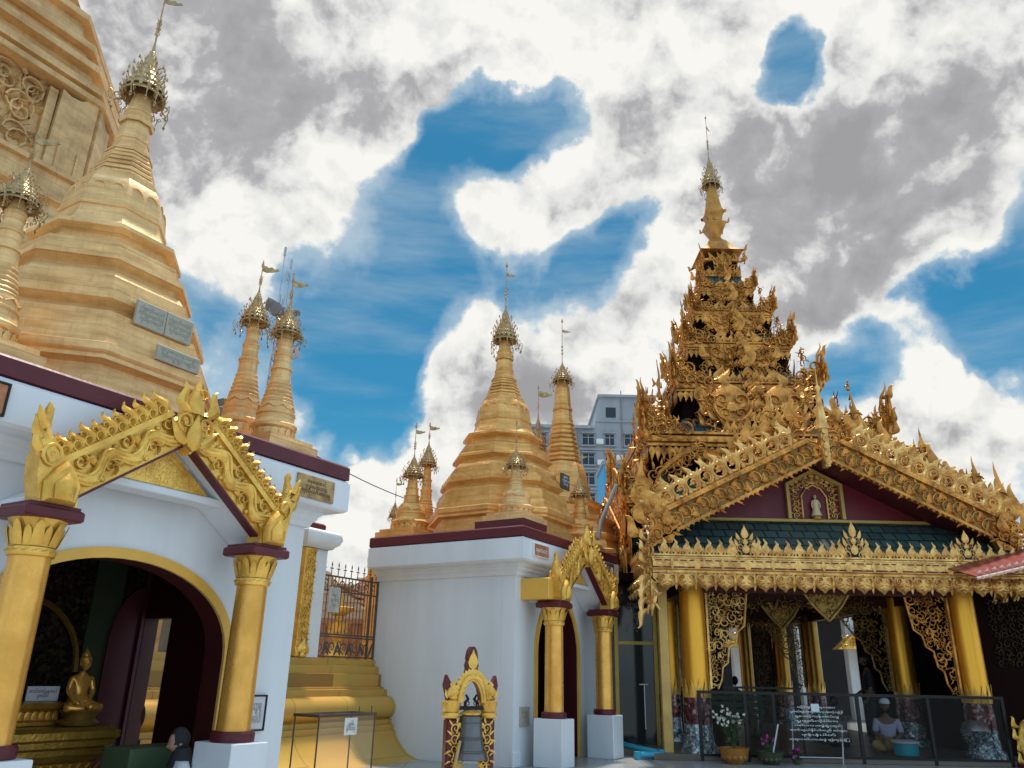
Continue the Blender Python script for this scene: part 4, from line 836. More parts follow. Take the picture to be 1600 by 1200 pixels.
b = MB(); b.box(0, .012, -.13, .13, 0, .11); b.build('card', CLW, sg, 0); b = MB(); text_mb('ဓာတ်တော်မွေတော်\nပူဇော်ပါ', 1, b, (.0125, 0, .055), Y_, Z_, X_, fit=(.22, .08)); b.build('lettering', LETK, sg, 0)
b = MB(); b.bbox(-.36, -.02, -.2, .34, 0, .47, .01); o = b.build('green_box', GBOX, None, 20); o.location = AB(4.33, -5.75, 0); o.rotation_euler = (0, 0, RZ); tag(o, 'dull green painted box on the floor behind the seated woman', 'box')
# things fixed to the halls
def board(name, label, cat, loc, rz, w, h, bm, fm, txt, lm, fit=.8, t=.02, frame=0.0):
    o = thing(name, label, cat, loc, rz); b = MB(); b.bbox(0.0, t, -w/2, w/2, -h/2, h/2, .003); b.build('board', bm, o, 20)
    if frame:
        b = MB(); 
        for a0, a1, c0, c1 in ((-w/2-frame, w/2+frame, h/2, h/2+frame), (-w/2-frame, w/2+frame, -h/2-frame, -h/2), (-w/2-frame, -w/2, -h/2, h/2), (w/2, w/2+frame, -h/2, h/2)): b.box(0, t+.008, a0, a1, c0, c1)
        b.build('frame', fm, o, 20)
    if txt: b = MB(); text_mb(txt, 1, b, (t+.002, 0, 0), Y_, Z_, X_, fit=(w*fit, h*fit)); b.build('lettering', lm, o, 0)
    return o
BOARDG = mat('painted_gold_board', (.50, .33, .14), .5, 0, .9, 9, (.20, .08, .03))
BOARDB = mat('painted_brown_board', (.30, .10, .05), .45, 0, .8, 12, (.62, .30, .12))
board('sign_board', 'ochre painted sign with dark script at right end of left cornice', 'sign', AB(5.04, -5.082, 2.585), RZ, .46, .20, BOARDG, LETK, 'စနေထောင့်\nဗုဒ္ဓဟူးသား\nကုသိုလ်ကောင်းမှု', LETK, .78)
board('sign_board', 'sliver of dark sign on left cornice cut by left edge', 'sign', AB(2.11, -5.082, 2.585), RZ, .44, .19, BOARDB, LETK, 'တနင်္လာ', LETW, .7, frame=.012)
board('sign_board', 'small brown oval lettered sign on cornice above the bell', 'sign', AB(9.24, -5.082, 2.60), RZ, .40, .15, BOARDB, WHITE2, 'စနေထောင့်', LETW, .78, frame=.01)
board('sign_board', 'dark sign with faint writing under maroon cornice beside pavilion', 'sign', AB(11.42, -5.07, 2.60), RZ, .34, .22, mat('dark_sign', (.10, .09, .09), .5, 0, .4, 8), LETK, 'ကြာသပတေး\nထောင့်', LETW, .7)
board('wall_notice', 'grey notice low on white wall right of the bell', 'notice', AB(9.325, -5.35, .56), RZ, .235, .23, STONE, LETK, 'အလှူရှင်\nစာရင်း\n၂၀၁၄', PLAQ, .8)
board('picture_frame', 'black framed notice on white wall behind the right column', 'notice', AB(4.90, -5.35, .72), RZ, .18, .25, CLW, BLACKM, 'သာဓု\nခေါ်ပါ', PLAQ, .6, frame=.012)

# iron gate, gatepost and the things seen through it
G = thing('iron_gate', 'wrought iron gate with spear tops and scroll panel above gold steps', 'gate', AB(8.47, -7.66, 1.212), RZ)
w = 1.16; b = MB()
for y in (-w/2, w/2-.14, w/2): b.box(-.014, .014, y-.014, y+.014, 0, 1.12)
for z in (.02, .27, .30, .86, 1.05): b.box(-.011, .011, -w/2, w/2, z-.01, z+.01)
b.build('frame', IRON, G, 20)
b = MB(); n = 17
for i in range(1, n): y = -w/2+w*i/n; b.tube([(0, y, .30), (0, y, 1.05)], .0075, 5)
b.build('bars', IRON, G, 40)
b = MB()
for i in range(9): b.st(CURL, (.0, -w/2+.09+i*.115, .14), Y_*(1 if i % 2 else -1), Z_*(1 if i % 3 else -1), X_, .075, .085, .03); b.st(TONGS, (0, -w/2+.14+i*.115, .04), Y_, Z_, X_, .12, .2, .05, .4 if i % 2 else -.4)
b.build('scroll_panel', IRON, G, 40); b = MB()
for i in range(7): b.st(CURL, (.0, -w/2+.1+i*.16, .955), Y_*(1 if i % 2 else -1), Z_, X_, .07, .07, .03)
b.build('scroll_frieze', IRON, G, 40)
b = MB()
for i in range(9):
    y = -w/2+.05+(w-.1)*i/8; b.tube([(0, y, 1.05), (0, y, 1.16)], .007, 5); b.st(DIAM, (0, y, 1.20), Y_, Z_, X_, .022, .045, .02); b.box(-.006, .006, y-.03, y+.03, 1.145, 1.157)
b.build('spear_tops', IRON, G, 30)
board('gate_sign', 'small rusty white sign hung on the iron gate', 'sign', AB(8.14, -7.645, 1.95), RZ, .22, .32, mat('rusty_sign', (.55, .50, .44), .6, 0, .6, 9), LETK, 'ဖိနပ်\nချွတ်ပါ\nရန်', PLAQ, .7)
gp = thing('gatepost', 'white gatepost with gold carved pilaster and rounded cap left of gate', 'gatepost', AB(7.72, -7.62, 1.212), RZ)
b = MB(); b.box(-.3, 0, -.02, .20, 0, 1.36); b.build('shaft', WHITE2, gp, 20)
b = MB(); b.bbox(-.3, .03, -.22, -.024, .0, 1.36, .01); carve(b, (.032, -.21, .05), Y_, Z_, X_, .175, 1.28, .1, 5); b.st(FLEAF, (.04, -.12, .0), Y_, Z_, X_, .3, .25, .2); b.build('carved_pilaster', GILT, gp, 35)
b = MB(); b.sweep([(0, 1.36), (.03, 1.37), (.05, 1.40), (.09, 1.43), (.12, 1.50), (.10, 1.57), (.05, 1.60), (-.05, 1.61)], [(-.3, -.22), (.03, -.22), (.03, .2), (-.3, .2), (-.3, -.22)][:4], closed=True); b.box(-.28, .0, -.2, .18, 1.37, 1.606); b.build('cap', WHITE2, gp, 40)
b = MB(); b.bbox(-.26, .0, -.16, .14, 1.612, 1.70, .02); b.build('cap_top', MAROON, gp, 20)
cp = thing('offering_stand', 'gold painted lotus stand just beyond the iron gate', 'ornament', AB(9.05, -8.35, 1.212), RZ)
b = MB(); b.lathe([(.16, 0), (.17, .05), (.10, .12), (.07, .25), (.12, .34), (.16, .38), (.13, .43), (.06, .52), (.07, .60), (.20, .68), (.22, .72), (.20, .73), (.05, .73), (.06, .80), (.02, .9), (.0, 1.0)], 16); ring_of(b, PETAL, 12, .12, .36, .09, .16, .04, .4); ring_of(b, PETAL, 12, .14, .05, .09, .14, .04, -.5); b.build('stand', GILT, cp, 40)
def prismbox(name, label, cat, loc, rz, shapes, mats):
    o = thing(name, label, cat, loc, rz)
    for nm, mb_, m in shapes: mb_.build(nm, m, o, 25)
    return o
q = at(530, 985, 15.0); b = MB(); b.box(-3.5, 2.2, -.1, .1, -.4, 1.47); b2 = MB(); b2.box(-3.55, 2.25, -.16, .16, 1.47, 1.53)
for i in range(40): b2.box(-3.5+i*.145, -3.42+i*.145, -.115, -.1, -.3, 1.47)
prismbox('orange_wall', 'orange slatted wall seen through the iron gate', 'wall', (q[0], q[1], .4), 0, [('wall', b, ORANGE), ('coping', b2, TERRA)], None)
b = MB(); b.prism([(-1.0, 0), (1.1, 0), (.62, .40), (.3, .62), (.05, .95), (-.1, 1.0), (-.3, .7), (-.55, .55)], (0, 0, 0), X_, Z_, Y_, 1.5); b2 = MB()
for i in range(5): b2.box(-.95+.12*i, 1.05-.14*i, -.04, 1.53, .04+.16*i, .08+.16*i)
b3 = MB(); b3.box(-.9, 1.0, .05, 1.45, -at(505, 965, 16.5)[2]+.05, 0)
q = at(505, 965, 16.5); prismbox('cream_roof', 'cream stepped temple roof rising over the orange wall', 'roof', (q[0], q[1], q[2]-.05), 0, [('body', b3, CREAM), ('roof', b, mat('cream_tiles', (.72, .60, .42), .6, 0, .4, 3)), ('ridges', b2, mat('pale_ridge', (.70, .50, .34), .6))], None)
b = MB(); b.prism([(-.75, -.4), (.75, -.4), (.75, .15), (.42, .55), (.25, .62), (.1, 1.0), (-.2, .55), (-.65, .15)], (0, 0, 0), X_, Z_, Y_, 1.4); b2 = MB()
for i in range(4): b2.box(-.72+.1*i, .72-.02*i, -.03, 1.43, .05+.14*i, .075+.14*i)
b3 = MB(); b3.box(-.7, .7, .05, 1.35, -at(585, 940, 17.5)[2], -.4)
q = at(585, 940, 17.5); prismbox('salmon_roof', 'salmon pink temple roof beside white shrine wall beyond gate', 'roof', (q[0], q[1], q[2]), 0, [('body', b3, CREAM), ('roof', b, SALMON), ('ridges', b2, mat('pale_ridge', (.70, .50, .34), .6))], None)
b = MB(); b.box(-3.5, 1.8, -.1, .1, 0, 4.2); o = b.build('white_tower', OFFW, None, 0)
q = at(475, 890, 34); o.location = (q[0]-.1, 34, 0); o.scale = (.42, 4, q[2]/4.3); tag(o, 'grey white building far beyond the gate spear tops', 'building')

# clear table in front of the plinth
T = thing('glass_table', 'clear glass box table with dark rim before gold plinth', 'table', AB(6.98, -6.35, 0), RZ)
b = MB(); W2, D2, H2 = .44, .17, .60
for x in (-D2, D2):
    for y in (-W2, W2): b.box(x-.006, x+.006, y-.006, y+.006, 0, H2)
b.build('legs', IRON, T, 0)
b = MB()
for x in (-D2, D2): b.box(x-.012, x+.012, -W2-.02, W2+.02, H2, H2+.03)
for y in (-W2, W2): b.box(-D2+.012, D2-.012, y-.012, y+.012, H2, H2+.03)
for y in (.17, .38): b.tube([(D2, y, H2+.02), (D2, y, H2+.10)], .006, 5)
b.build('rim', IRON, T, 20)
b = MB(); b.box(-D2+.01, D2-.01, -W2, W2, H2+.004, H2+.012); b.box(D2-.002, D2+.002, -W2+.01, W2-.01, .05, H2-.005); b.build('glass', GLASSC, T, 0)
board('table_notice', 'torn white paper notice stuck to the glass table', 'notice', AB(7.02, -6.17, .50), RZ, .20, .17, WHITE2, LETK, 'လှူဒါန်း\nနိုင်ပါသည်', LETK, .7, t=.004)

# bell and its stand
bs = thing('bell_stand', 'ornate maroon and gold arched bell stand in front of white shrine', 'bell stand', (-.335, 8.0, 0), R(24))
# local: front is -Y
for s in (-1, 1):
    b = MB(); b.bbox(s*.185-.055, s*.185+.055, -.055, .055, 0, .66, .015); po = b.build('post', MAROON, bs, 25)
    b = MB(); 
    for k, z in enumerate(np.linspace(.06, .58, 7)): b.st(ACAN, (s*.185-s*.03, -.06, z), X_*s, Z_, -Y_, .10, .10, .05, k*1.1); b.st(TONGS, (s*.13, -.058, z), X_*s, Z_, -Y_, .1, .1, .1, .7)
    b.build('gilt_foliage', GILT, po, 35)
    b = MB(); b.lathe([(.06, .66), (.085, .67), (.095, .69), (.085, .71), (.065, .715), (.07, .74), (.09, .80), (.095, .815), (.07, .82)], 20, (s*.185, 0, 0)); ring_of(b, PETAL, 12, .068, .72, .05, .09, .02, .25, c=(s*.185, 0)); b.build('capital', GILT, po, 40)
    b = MB(); b.prism([(-.05, 0), (.05, 0), (.085, .13), (.065, .22), (.03, .16), (-.01, .13), (-.04, .06)], (s*.185, -.035, .822), X_*s, Z_, Y_, .075); e1 = b.build('end_volute', MAROON, po, 25)
    b = MB(); b.st(FLEAF, (s*.185, -.04, .82), X_*s, Z_, -Y_, .2, .18, .1); b.st(CURL, (s*.19, -.045, .89), X_*s, Z_, -Y_, .06, .06, .05); b.st(CURL, (s*.15, -.05, .86), -X_*s, Z_, -Y_, .05, .05, .05); b.build('gilt_leaf', GILT, e1, 35)
A1 = [(.165*math.cos(a), .80+.265*math.sin(a)) for a in np.linspace(0, math.pi, 20)]; A0 = [(.095*math.cos(a), .80+.195*math.sin(a)) for a in np.linspace(math.pi, 0, 20)]
b = MB(); b.prism(A1+A0, (0, -.05, 0), X_, Z_, Y_, .10); ab = b.build('arch', MAROON, bs, 30)
b = MB(); 
for a in np.linspace(.15, math.pi-.15, 17):
    o = np.array([.150*math.cos(a), -.052, .80+.25*math.sin(a)]); d = np.array([math.cos(a), 0, math.sin(a)]); b.st(TONGS, o, np.cross(d, -Y_), d, -Y_, .14, .055, .1)
b.tube([(.125*math.cos(a), -.055, .80+.225*math.sin(a)) for a in np.linspace(0, math.pi, 24)], .026, 8); b.tube([(.100*math.cos(a), -.058, .80+.198*math.sin(a)) for a in np.linspace(0, math.pi, 24)], .012, 6); b.build('gilt_border', GILT, ab, 40)
b = MB(); b.prism([(-.065, 1.03), (.065, 1.03), (.05, 1.10), (.06, 1.13), (.045, 1.17), (.05, 1.20), (.04, 1.26), (.015, 1.30), (-.015, 1.30), (-.04, 1.26), (-.05, 1.20), (-.045, 1.17), (-.06, 1.13), (-.05, 1.10)], (0, -.045, 0), X_, Z_, Y_, .09); fi = b.build('finial', MAROON, bs, 25)
b = MB(); b.st(DROP, (0, -.047, 1.09), X_, Z_, -Y_, .12, .18, .06); b.st(FLEAF, (0, -.047, .99), X_, Z_, -Y_, .13, .13, .06); b.build('gilt_leaf', GILT, fi, 35)
b = MB(); b.box(-.2, .2, -.05, .0, .735, .77); b.build('cross_beam', BLACKM, bs, 20)
bl = thing('bell', 'dark bronze bell hanging in the maroon and gold stand', 'bell', (-.335, 8.0, 0), R(24))
K = 1.28; zt = .70
def bz(r, z): return (r*K, zt-(.655-z)*K)
b = MB(); b.lathe([bz(*q) for q in ((.0, .655), (.05, .652), (.075, .64), (.085, .61), (.088, .55), (.098, .47), (.112, .42), (.128, .385), (.136, .36), (.132, .355), (.118, .37), (.08, .55), (.0, .6))], 32, (0, -.03, 0), caps=False)
for z, r in ((.60, .088), (.50, .0955), (.49, .0968), (.41, .118), (.40, .121)): b.lathe([bz(*q) for q in ((r-.002, z-.006), (r+.004, z-.003), (r+.004, z+.003), (r-.004, z+.006))], 32, (0, -.03, 0), caps=False)
b.build('bell_body', BRONZE, bl, 40)
b = MB(); b.lathe([bz(*q) for q in ((.03, .648), (.07, .65), (.078, .665), (.05, .68), (.03, .685))], 24, (0, -.03, 0)); b.build('gilt_shoulder', GILT, bl, 40)
b = MB()
for s in (-1, 1): b.tube([(0, -.03, .72), (s*.05, -.03, .75), (s*.06, -.03, .80), (s*.03, -.03, .83), (s*.055, -.03, .87)], [.02, .018, .016, .016, .01], 7); b.st(CURL2, (s*.04, -.04, .79), X_*s, Z_, -Y_, .04, .04, .04)
b.build('crown_loop', BLACKM, bl, 40)
b = MB(); b.tube([(-.50, 7.82, .0), (-.44, 7.83, .28), (-.405, 7.84, .48)], [.022, .019, .013], 8); tag(b.build('bell_striker', WOOD, None, 40), 'pale wooden striker stick leaning in front of the bell', 'stick')
# telecom mast behind the twin stupas
mt = thing('telecom_mast', 'steel lattice telecom mast with grey dish antennas behind twin stupas', 'mast', (-3.24, AB(7.2, -7.6)[1], 0), 0)
b = MB(); h0, h1 = 2.0, 6.05; wd = lambda z: .24-.025*(z-2)
cs = [(1, 1), (-1, 1), (-1, -1), (1, -1)]
for cx, cy in cs: b.tube([(cx*wd(0)/2, cy*wd(0)/2, 0), (cx*wd(h1)/2, cy*wd(h1)/2, h1)], .014, 5)
z = h0; k = 0
while z < h1-.2:
    z2 = z+.28
    for i in range(4):
        a, c = cs[i], cs[(i+1) % 4]; p = lambda q, zz: (q[0]*wd(zz)/2, q[1]*wd(zz)/2, zz)
        b.tube([p(a, z), p(c, z2)], .008, 4); b.tube([p(c, z), p(a, z2)], .008, 4); b.tube([p(a, z), p(c, z)], .008, 4)
    z = z2
b.build('lattice', STEEL, mt, 30)
def dish(x, y, z, r, d, drum, m):
    b = MB(); d = np.array(d, float); d /= np.linalg.norm(d); u = np.cross(d, Z_); u /= np.linalg.norm(u); w2 = np.cross(u, d); M = np.eye(4); M[:3, 0] = u; M[:3, 1] = w2; M[:3, 2] = d; M[:3, 3] = (x, y, z)
    b.lathe([(r*.3, -drum), (r*.85, -drum*.8), (r, -drum*.3), (r, 0), (r*.96, .02), (r*.5, .035)], 24, M=M); b.tube([np.array([x, y, z])-d*drum, (0, 0, z)], .02, 5); b.build('dish_antenna', m, mt, 40)
DG = mat('grey_radome', (.42, .41, .42), .5); DD = mat('dark_radome', (.17, .16, .17), .55)
dish(.21, -.10, 5.16, .105, (.35, -.9, -.1), .07, DG); dish(-.19, -.15, 5.86, .10, (-.9, -.5, .05), .1, DD); dish(-.07, -.2, 5.76, .10, (-.2, -1, 0), .12, DD); dish(.18, 0, 5.80, .05, (1, -.3, 0), .06, DD)
b = MB()
for x, y, zt in ((-.11, 0, 6.85), (.05, .05, 6.45), (.02, -.05, 6.62), (.0, -.1, 6.4)): b.tube([(x, y, 5.9), (x, y, zt)], .008, 5); b.box(x-.014, x+.014, y-.014, y+.014, zt-.14, zt)
b.build('whip_antennas', STEEL, mt, 30)
b = MB(); b.bbox(-.3, .25, -.2, .2, 0, .13, .02); b.box(-.22, -.08, -.12, .12, -2.77, 0); b.box(.06, .18, -.12, .12, -2.77, 0); b.box(.0, .1, -.1, .1, .13, .3)
o = b.build('water_tank_stand', mat('weathered_concrete', (.20, .17, .14), .8, 0, .6, 4), None, 20); q = AB(6.35, -8.15, 3.98); o.location = q; o.rotation_euler = (0, 0, RZ); o.scale = (1.3, 1.6, 1); tag(o, 'weathered concrete platform on legs behind the slim twin stupas', 'platform')
# overhead wire
b = MB(); p0 = at(455, 690, 11.5); p1 = at(700, 800, 16); 
b.tube([p0*(1-q)+p1*q-np.array([0, 0, .12*math.sin(math.pi*q)]) for q in np.linspace(0, 1, 14)], .008, 4); tag(b.build('overhead_wire', BLACKM, None, 40), 'thin black wire slung between the two white shrines', 'wire')
CARVK = mat('black_gilt_carving', (.06, .035, .012), .4, .4, .6, 8)
# ---------------------------------------------------------------- the carved pavilion
PC = np.array([4.8, 16.4, 0.0])
PV = thing('pavilion', 'ornate carved gilt pavilion with tiered spire and maroon pediment', 'pavilion', PC)
SIDES = [(X_, -Y_), (-Y_, -X_), (Y_, X_), (-X_, Y_)]          # (tangent to the right, outward normal): front, left, right, back
def each(sides=(0, 1, 2, 3)):
    for i in sides: yield i, SIDES[i][0], SIDES[i][1]
def tier(w, zb, hb, hf, wr, ro, wz, shield=0.0, sh_off=.34, seed=0, crestH=.5, cell=.16, reach_=.48):
    """band at half width w from zb to zb+hb, fringe hf below it, roof above it up to half width wr at z=ro, dark wall wr up to wz"""
    b = MB()
    b.lathe([(w*.93, zb), (w*.99, zb+.02), (w*.99, zb+hb*.25), (w*1.012, zb+hb*.35), (w*1.012, zb+hb*.72), (w*.99, zb+hb*.8), (w*1.02, zb+hb*.86), (w*1.02, zb+hb), (w*.9, zb+hb)], 4, rot=0, oct_=True)
    for i, ux, n in each():
        k = max(4, int(2*w/.17))
        for j in range(k):
            o = n*w*1.012+ux*(-w+(j+.5)*2*w/k)+Z_*(zb+hb*.53); b.st(ROS if j % 2 else DIAM, o, ux, Z_, n, hb*.22, hb*.22, hb*.2)
    b.build('tier_band', CARVE, PV, 25)
    for i, ux, n in each((0, 1, 2)): b = MB(); crest(b, DROP, n*w*.985-ux*w*.98+Z_*(zb+.01), ux, -Z_, n, 2*w*.98, max(6, int(2*w/.115)), hf, wd=.15, depth=.1); crest(b, TONGS, n*w*.985-ux*w*.98+Z_*(zb+.01), ux, -Z_, n, 2*w*.98, max(6, int(2*w/.115)), hf*1.25, wd=.2, depth=.2); b.build('hanging_fringe', CARVE, PV, 35)
    b = MB(); b.lathe([(w*.99, zb+hb-.01), (wr+(w*.99-wr)*.45, zb+hb+(ro-zb-hb)*.38), (wr, ro)], 4, oct_=True, caps=False); b.build('tier_roof', TILE, PV, 25)
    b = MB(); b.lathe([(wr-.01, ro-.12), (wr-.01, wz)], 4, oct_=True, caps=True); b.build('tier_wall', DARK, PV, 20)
    rg = random.Random(seed)
    for i, ux, n in each():
        for s in (-1, 1):
            b = MB(); m = 8; reach = w*reach_
            for j in range(m):
                q = j/(m-1); x = w*1.0-q*reach; H = crestH*((1-q)**1.5*.88+.18)*rg.uniform(.9, 1.1)
                o = n*w*1.0+ux*s*x+Z_*(zb+hb-.02)
                b.st(TONGC, o-ux*s*.01, ux*s, Z_+n*.06, n, H*.36+.08, H, H*.3, -.06-.1*(1-q)); b.st(TONGS, o+ux*s*.04+n*.01, ux*s, Z_, n, H*.28+.05, H*.66, H*.25, -.3); b.st(TONGS, o-ux*s*.05+n*.01, ux*s, Z_, n, H*.28+.05, H*.58, H*.25, .3)
                nn = int(H*.75/cell)+1
                for r in range(nn): b.st(rg.choice((ACAN, ACAN2, CURL)), o+Z_*(cell*.35+r*cell*.72)+n*.035+ux*rg.uniform(-.03, .03), ux*s, Z_, n, cell*.95, cell*.95, cell*1.0, rg.uniform(0, 6))
            # tall S-curved corner flame
            if s == 1:
                d = (n+ux)/math.sqrt(2); c0 = n*w+ux*w+Z_*(zb+hb*.5); 
                P = [c0+d*(crestH*p)+Z_*(crestH*q) for p, q in ((-.02, 0), (.07, .22), (.05, .5), (-.03, .8), (.02, 1.08), (.14, 1.28), (.13, 1.42))]
                b.tube(P, [crestH*x for x in (.08, .085, .07, .055, .036, .02, .004)], 6)
                for r in range(4): b.st(TONGC, P[1+r]-Z_*.02, d, Z_, (n-ux)/math.sqrt(2), crestH*.5, crestH*.4, crestH*.25, -.5-.1*r)
            b.build('flame_crest', CARVE, PV, 35)
        b = MB(); crest(b, FLEAF, n*w*1.0-ux*w*.35+Z_*(zb+hb), ux, Z_, n, w*.7, max(3, int(w*.7/.13)), crestH*.34, wd=.2, depth=.12)
        b.build('leaf_crest', CARVE, PV, 35)
    for i, ux, n in each((0, 1, 2)):                          # openwork carving in front of the dark recess
        b = MB()
        H2 = wz-ro; rr = random.Random(seed*7+i)
        gaps = [(-.60, .30), (.64, .24)] if w < 2 else [(-.58, .34), (.62, .34)]
        carve(b, n*(wr+.5*(w-wr))*1.0-ux*w*.93+Z_*(ro-.30*(ro-zb)), ux, Z_, n, 2*w*.93, H2+.30*(ro-zb), cell*1.25, seed*3+i, (ACAN, ACAN2, TONGC), 1.2, .2, mask=lambda x, y: not any(abs((x-w*.93)/(w*.93)-g0) < g1 and y > -1 for g0, g1 in gaps))
        b.build('openwork_screen', CARVE, PV, 35)
    if shield:
        for i, ux, n in each((0, 1, 2)):
            b = MB()
            for s in (-1, 1):
                o = n*(w+.02)+ux*s*sh_off*w+Z_*(zb-shield*.35); 
                b.st(SHIELD, o, ux*s, Z_*.96-n*.18, n, shield*.72, shield*.78, shield*.5)
                b.st(TONGC, o+ux*s*shield*.42+Z_*shield*.1, ux*s, Z_, n, shield*.8, shield*.7, shield*.4, -.5); b.st(TONGS, o-Z_*shield*.55, ux*s, Z_, n, shield*.5, -shield*.4, shield*.3)
                for r in range(4): b.st(ACAN, o+ux*s*shield*(.45+.12*r)-Z_*shield*(.1+.14*r)+n*.01, ux*s, Z_, n, shield*.34, shield*.34, shield*.3, r)
            for r in range(5): b.st(FLEAF, n*(w+.05)+Z_*(zb-shield*.7+shield*.36*r), ux, Z_, n, shield*.42, shield*.5, shield*.35)
            b.st(TONG, n*(w+.06)+Z_*(zb+shield*.75), ux, Z_, n, shield*.8, shield*1.05, shield*.4)
            b.build('medallion', CARVE, PV, 35)
#    w    zb    hb   hf   wr   ro    wz
tier(.60, 9.22, .17, .10, .36, 9.75, 10.25, .36, .30, 1, .40, .11)
tier(.86, 8.48, .18, .13, .50, 8.95, 9.30, .50, .34, 2, .50, .12)
tier(1.10, 7.58, .20, .15, .74, 8.10, 8.52, .60, .35, 3, .60, .14)
tier(1.47, 6.50, .24, .18, .98, 7.15, 7.62, .74, .35, 4, .70, .15)
tier(2.26, 5.12, .28, .24, 1.30, 5.98, 6.55, .0, .33, 5, .85, .17, .34)
tier(2.72, 3.86, .20, .2, 1.98, 4.62, 5.15, .0, .3, 6, .62, .2, .22)
for i, ux, n in each((0, 1, 2)):                               # large medallions of the lowest spire gable
    b = MB()
    for s in (-1, 1):
        o = n*1.95+ux*s*.52+Z_*5.95; b.st(SHIELD, o, ux*s, Z_*.95-n*.22, n, .62, .62, .4)
        b.tube([o+ux*s*.36*math.cos(a)+Z_*(.36*math.sin(a)+.1)+n*.14 for a in np.linspace(math.pi, 2*math.pi, 14)], .035, 6)
        for r in range(6): b.st(ACAN, o+ux*s*(.34+.06*(r % 2))-Z_*(.5-.22*r)+n*.02, ux*s, Z_, n, .24, .24, .2, r*1.3)
        for r in range(4): b.st(TONGC, o+ux*s*(.36+.03*r)+Z_*(.3-.2*r), ux*s, Z_, n, .3, .34, .25, -.7)
        b.st(ACAN2, o-Z_*.6+ux*s*.12, ux*s, Z_, n, .34, .34, .3); b.st(DROP, o-Z_*.7+ux*s*.1, ux*s, -Z_, n, .4, .3, .3)
    for r in range(5): b.st(FLEAF, n*2.0+Z_*(5.35+.28*r), ux, Z_, n, .3, .36, .25)
    b.build('medallion', CARVE, PV, 35)
for s in (-1, 1):                                              # scroll brackets framing the openings of the lowest storey
    for i, ux, n in each((0, 1, 2)):
        o = n*2.30; b = MB()
        for r in range(9):
            a = r/8; b.st(ACAN, o+ux*s*(2.15-.75*math.sin(a*math.pi*.5))+Z_*(4.55+.5*a), ux*s, Z_, n, .26, .26, .22, r*1.1)
            b.st(ACAN2, o+ux*s*(1.25-.2*abs(math.sin(a*3)))+Z_*(4.2+.9*a)-n*.05, ux*s, Z_, n, .26, .26, .22, r*1.7)
            b.st(TONGC, o+ux*s*(1.15-.25*a)+Z_*(5.08-.1*a)+n*.01, ux*s, -Z_, n, .3, .35-.2*a, .3, .3)
        b.tube([o+ux*s*(2.12-.8*q)+Z_*(4.35+.75*q**.5) for q in np.linspace(0, 1, 10)], .05, 6)
        b.build('scroll_bracket', CARVE, PV, 35)
# crown of the spire
b = MB(); b.lathe([(.34, 9.7), (.30, 10.28)], 4, oct_=True); b.build('neck_wall', DARK, PV, 20)
b = MB()
b.lathe([(.42, 9.72), (.40, 9.8), (.31, 9.83), (.29, 10.1), (.40, 10.14), (.40, 10.2), (.28, 10.22)], 4, oct_=True)
for i, ux, n in each(): b.st(SHIELD, n*.40+Z_*10.0, ux, Z_, n, .26, .3, .15); crest(b, FLEAF, n*.41-ux*.4+Z_*9.76, ux, Z_, n, .8, 5, .22, wd=.22, depth=.1); crest(b, TONGC, n*.40-ux*.4+Z_*10.18, ux, Z_, n, .8, 4, .2, wd=.25, depth=.1)
for i, ux, n in each():
    d = (n+ux)/math.sqrt(2); b.st(TONGC, (n+ux)*.40+Z_*10.1, d, Z_, ux, .35, .30, .2, -.6)
b.build('crown_tier', CARVE, PV, 30)
b = MB(); b.lathe([(.50, 10.40), (.46, 10.43), (.40, 10.47), (.31, 10.58), (.25, 10.72), (.20, 10.80), (.13, 10.88), (.10, 10.95), (.12, 11.0), (.20, 11.20), (.235, 11.28), (.235, 11.32), (.16, 11.33), (.155, 11.40), (.175, 11.52), (.215, 11.58), (.215, 11.64), (.17, 11.72), (.125, 12.05), (.10, 12.28), (.10, 12.34)], 4, oct_=True)
b.lathe([(.3, 10.38), (.50, 10.40)], 4, oct_=True)
for i, ux, n in each(): 
    d = (n+ux)/math.sqrt(2); b.st(TONGC, (n+ux)*.46+Z_*10.38, d, Z_, ux, .25, .2, .3, -.9); b.st(TONGC, (n+ux)*.22+Z_*11.26, d, Z_, ux, .2, .16, .2, -.7); b.st(STUD, (n+ux)*.21+Z_*11.61, ux, Z_, n, .05)
    b.st(DROP, n*.165+Z_*11.38, ux, Z_, n, .16, .24, .1)
b.build('crown_bud', mat('weathered_gilt_bud', (.60, .28, .06), .4, .5, .8, 5, (.26, .11, .02), .2, 20), PV, 25)
hti(PV, 12.42, .80, .22, 14.55, 31, vane=(.22, .06)); 
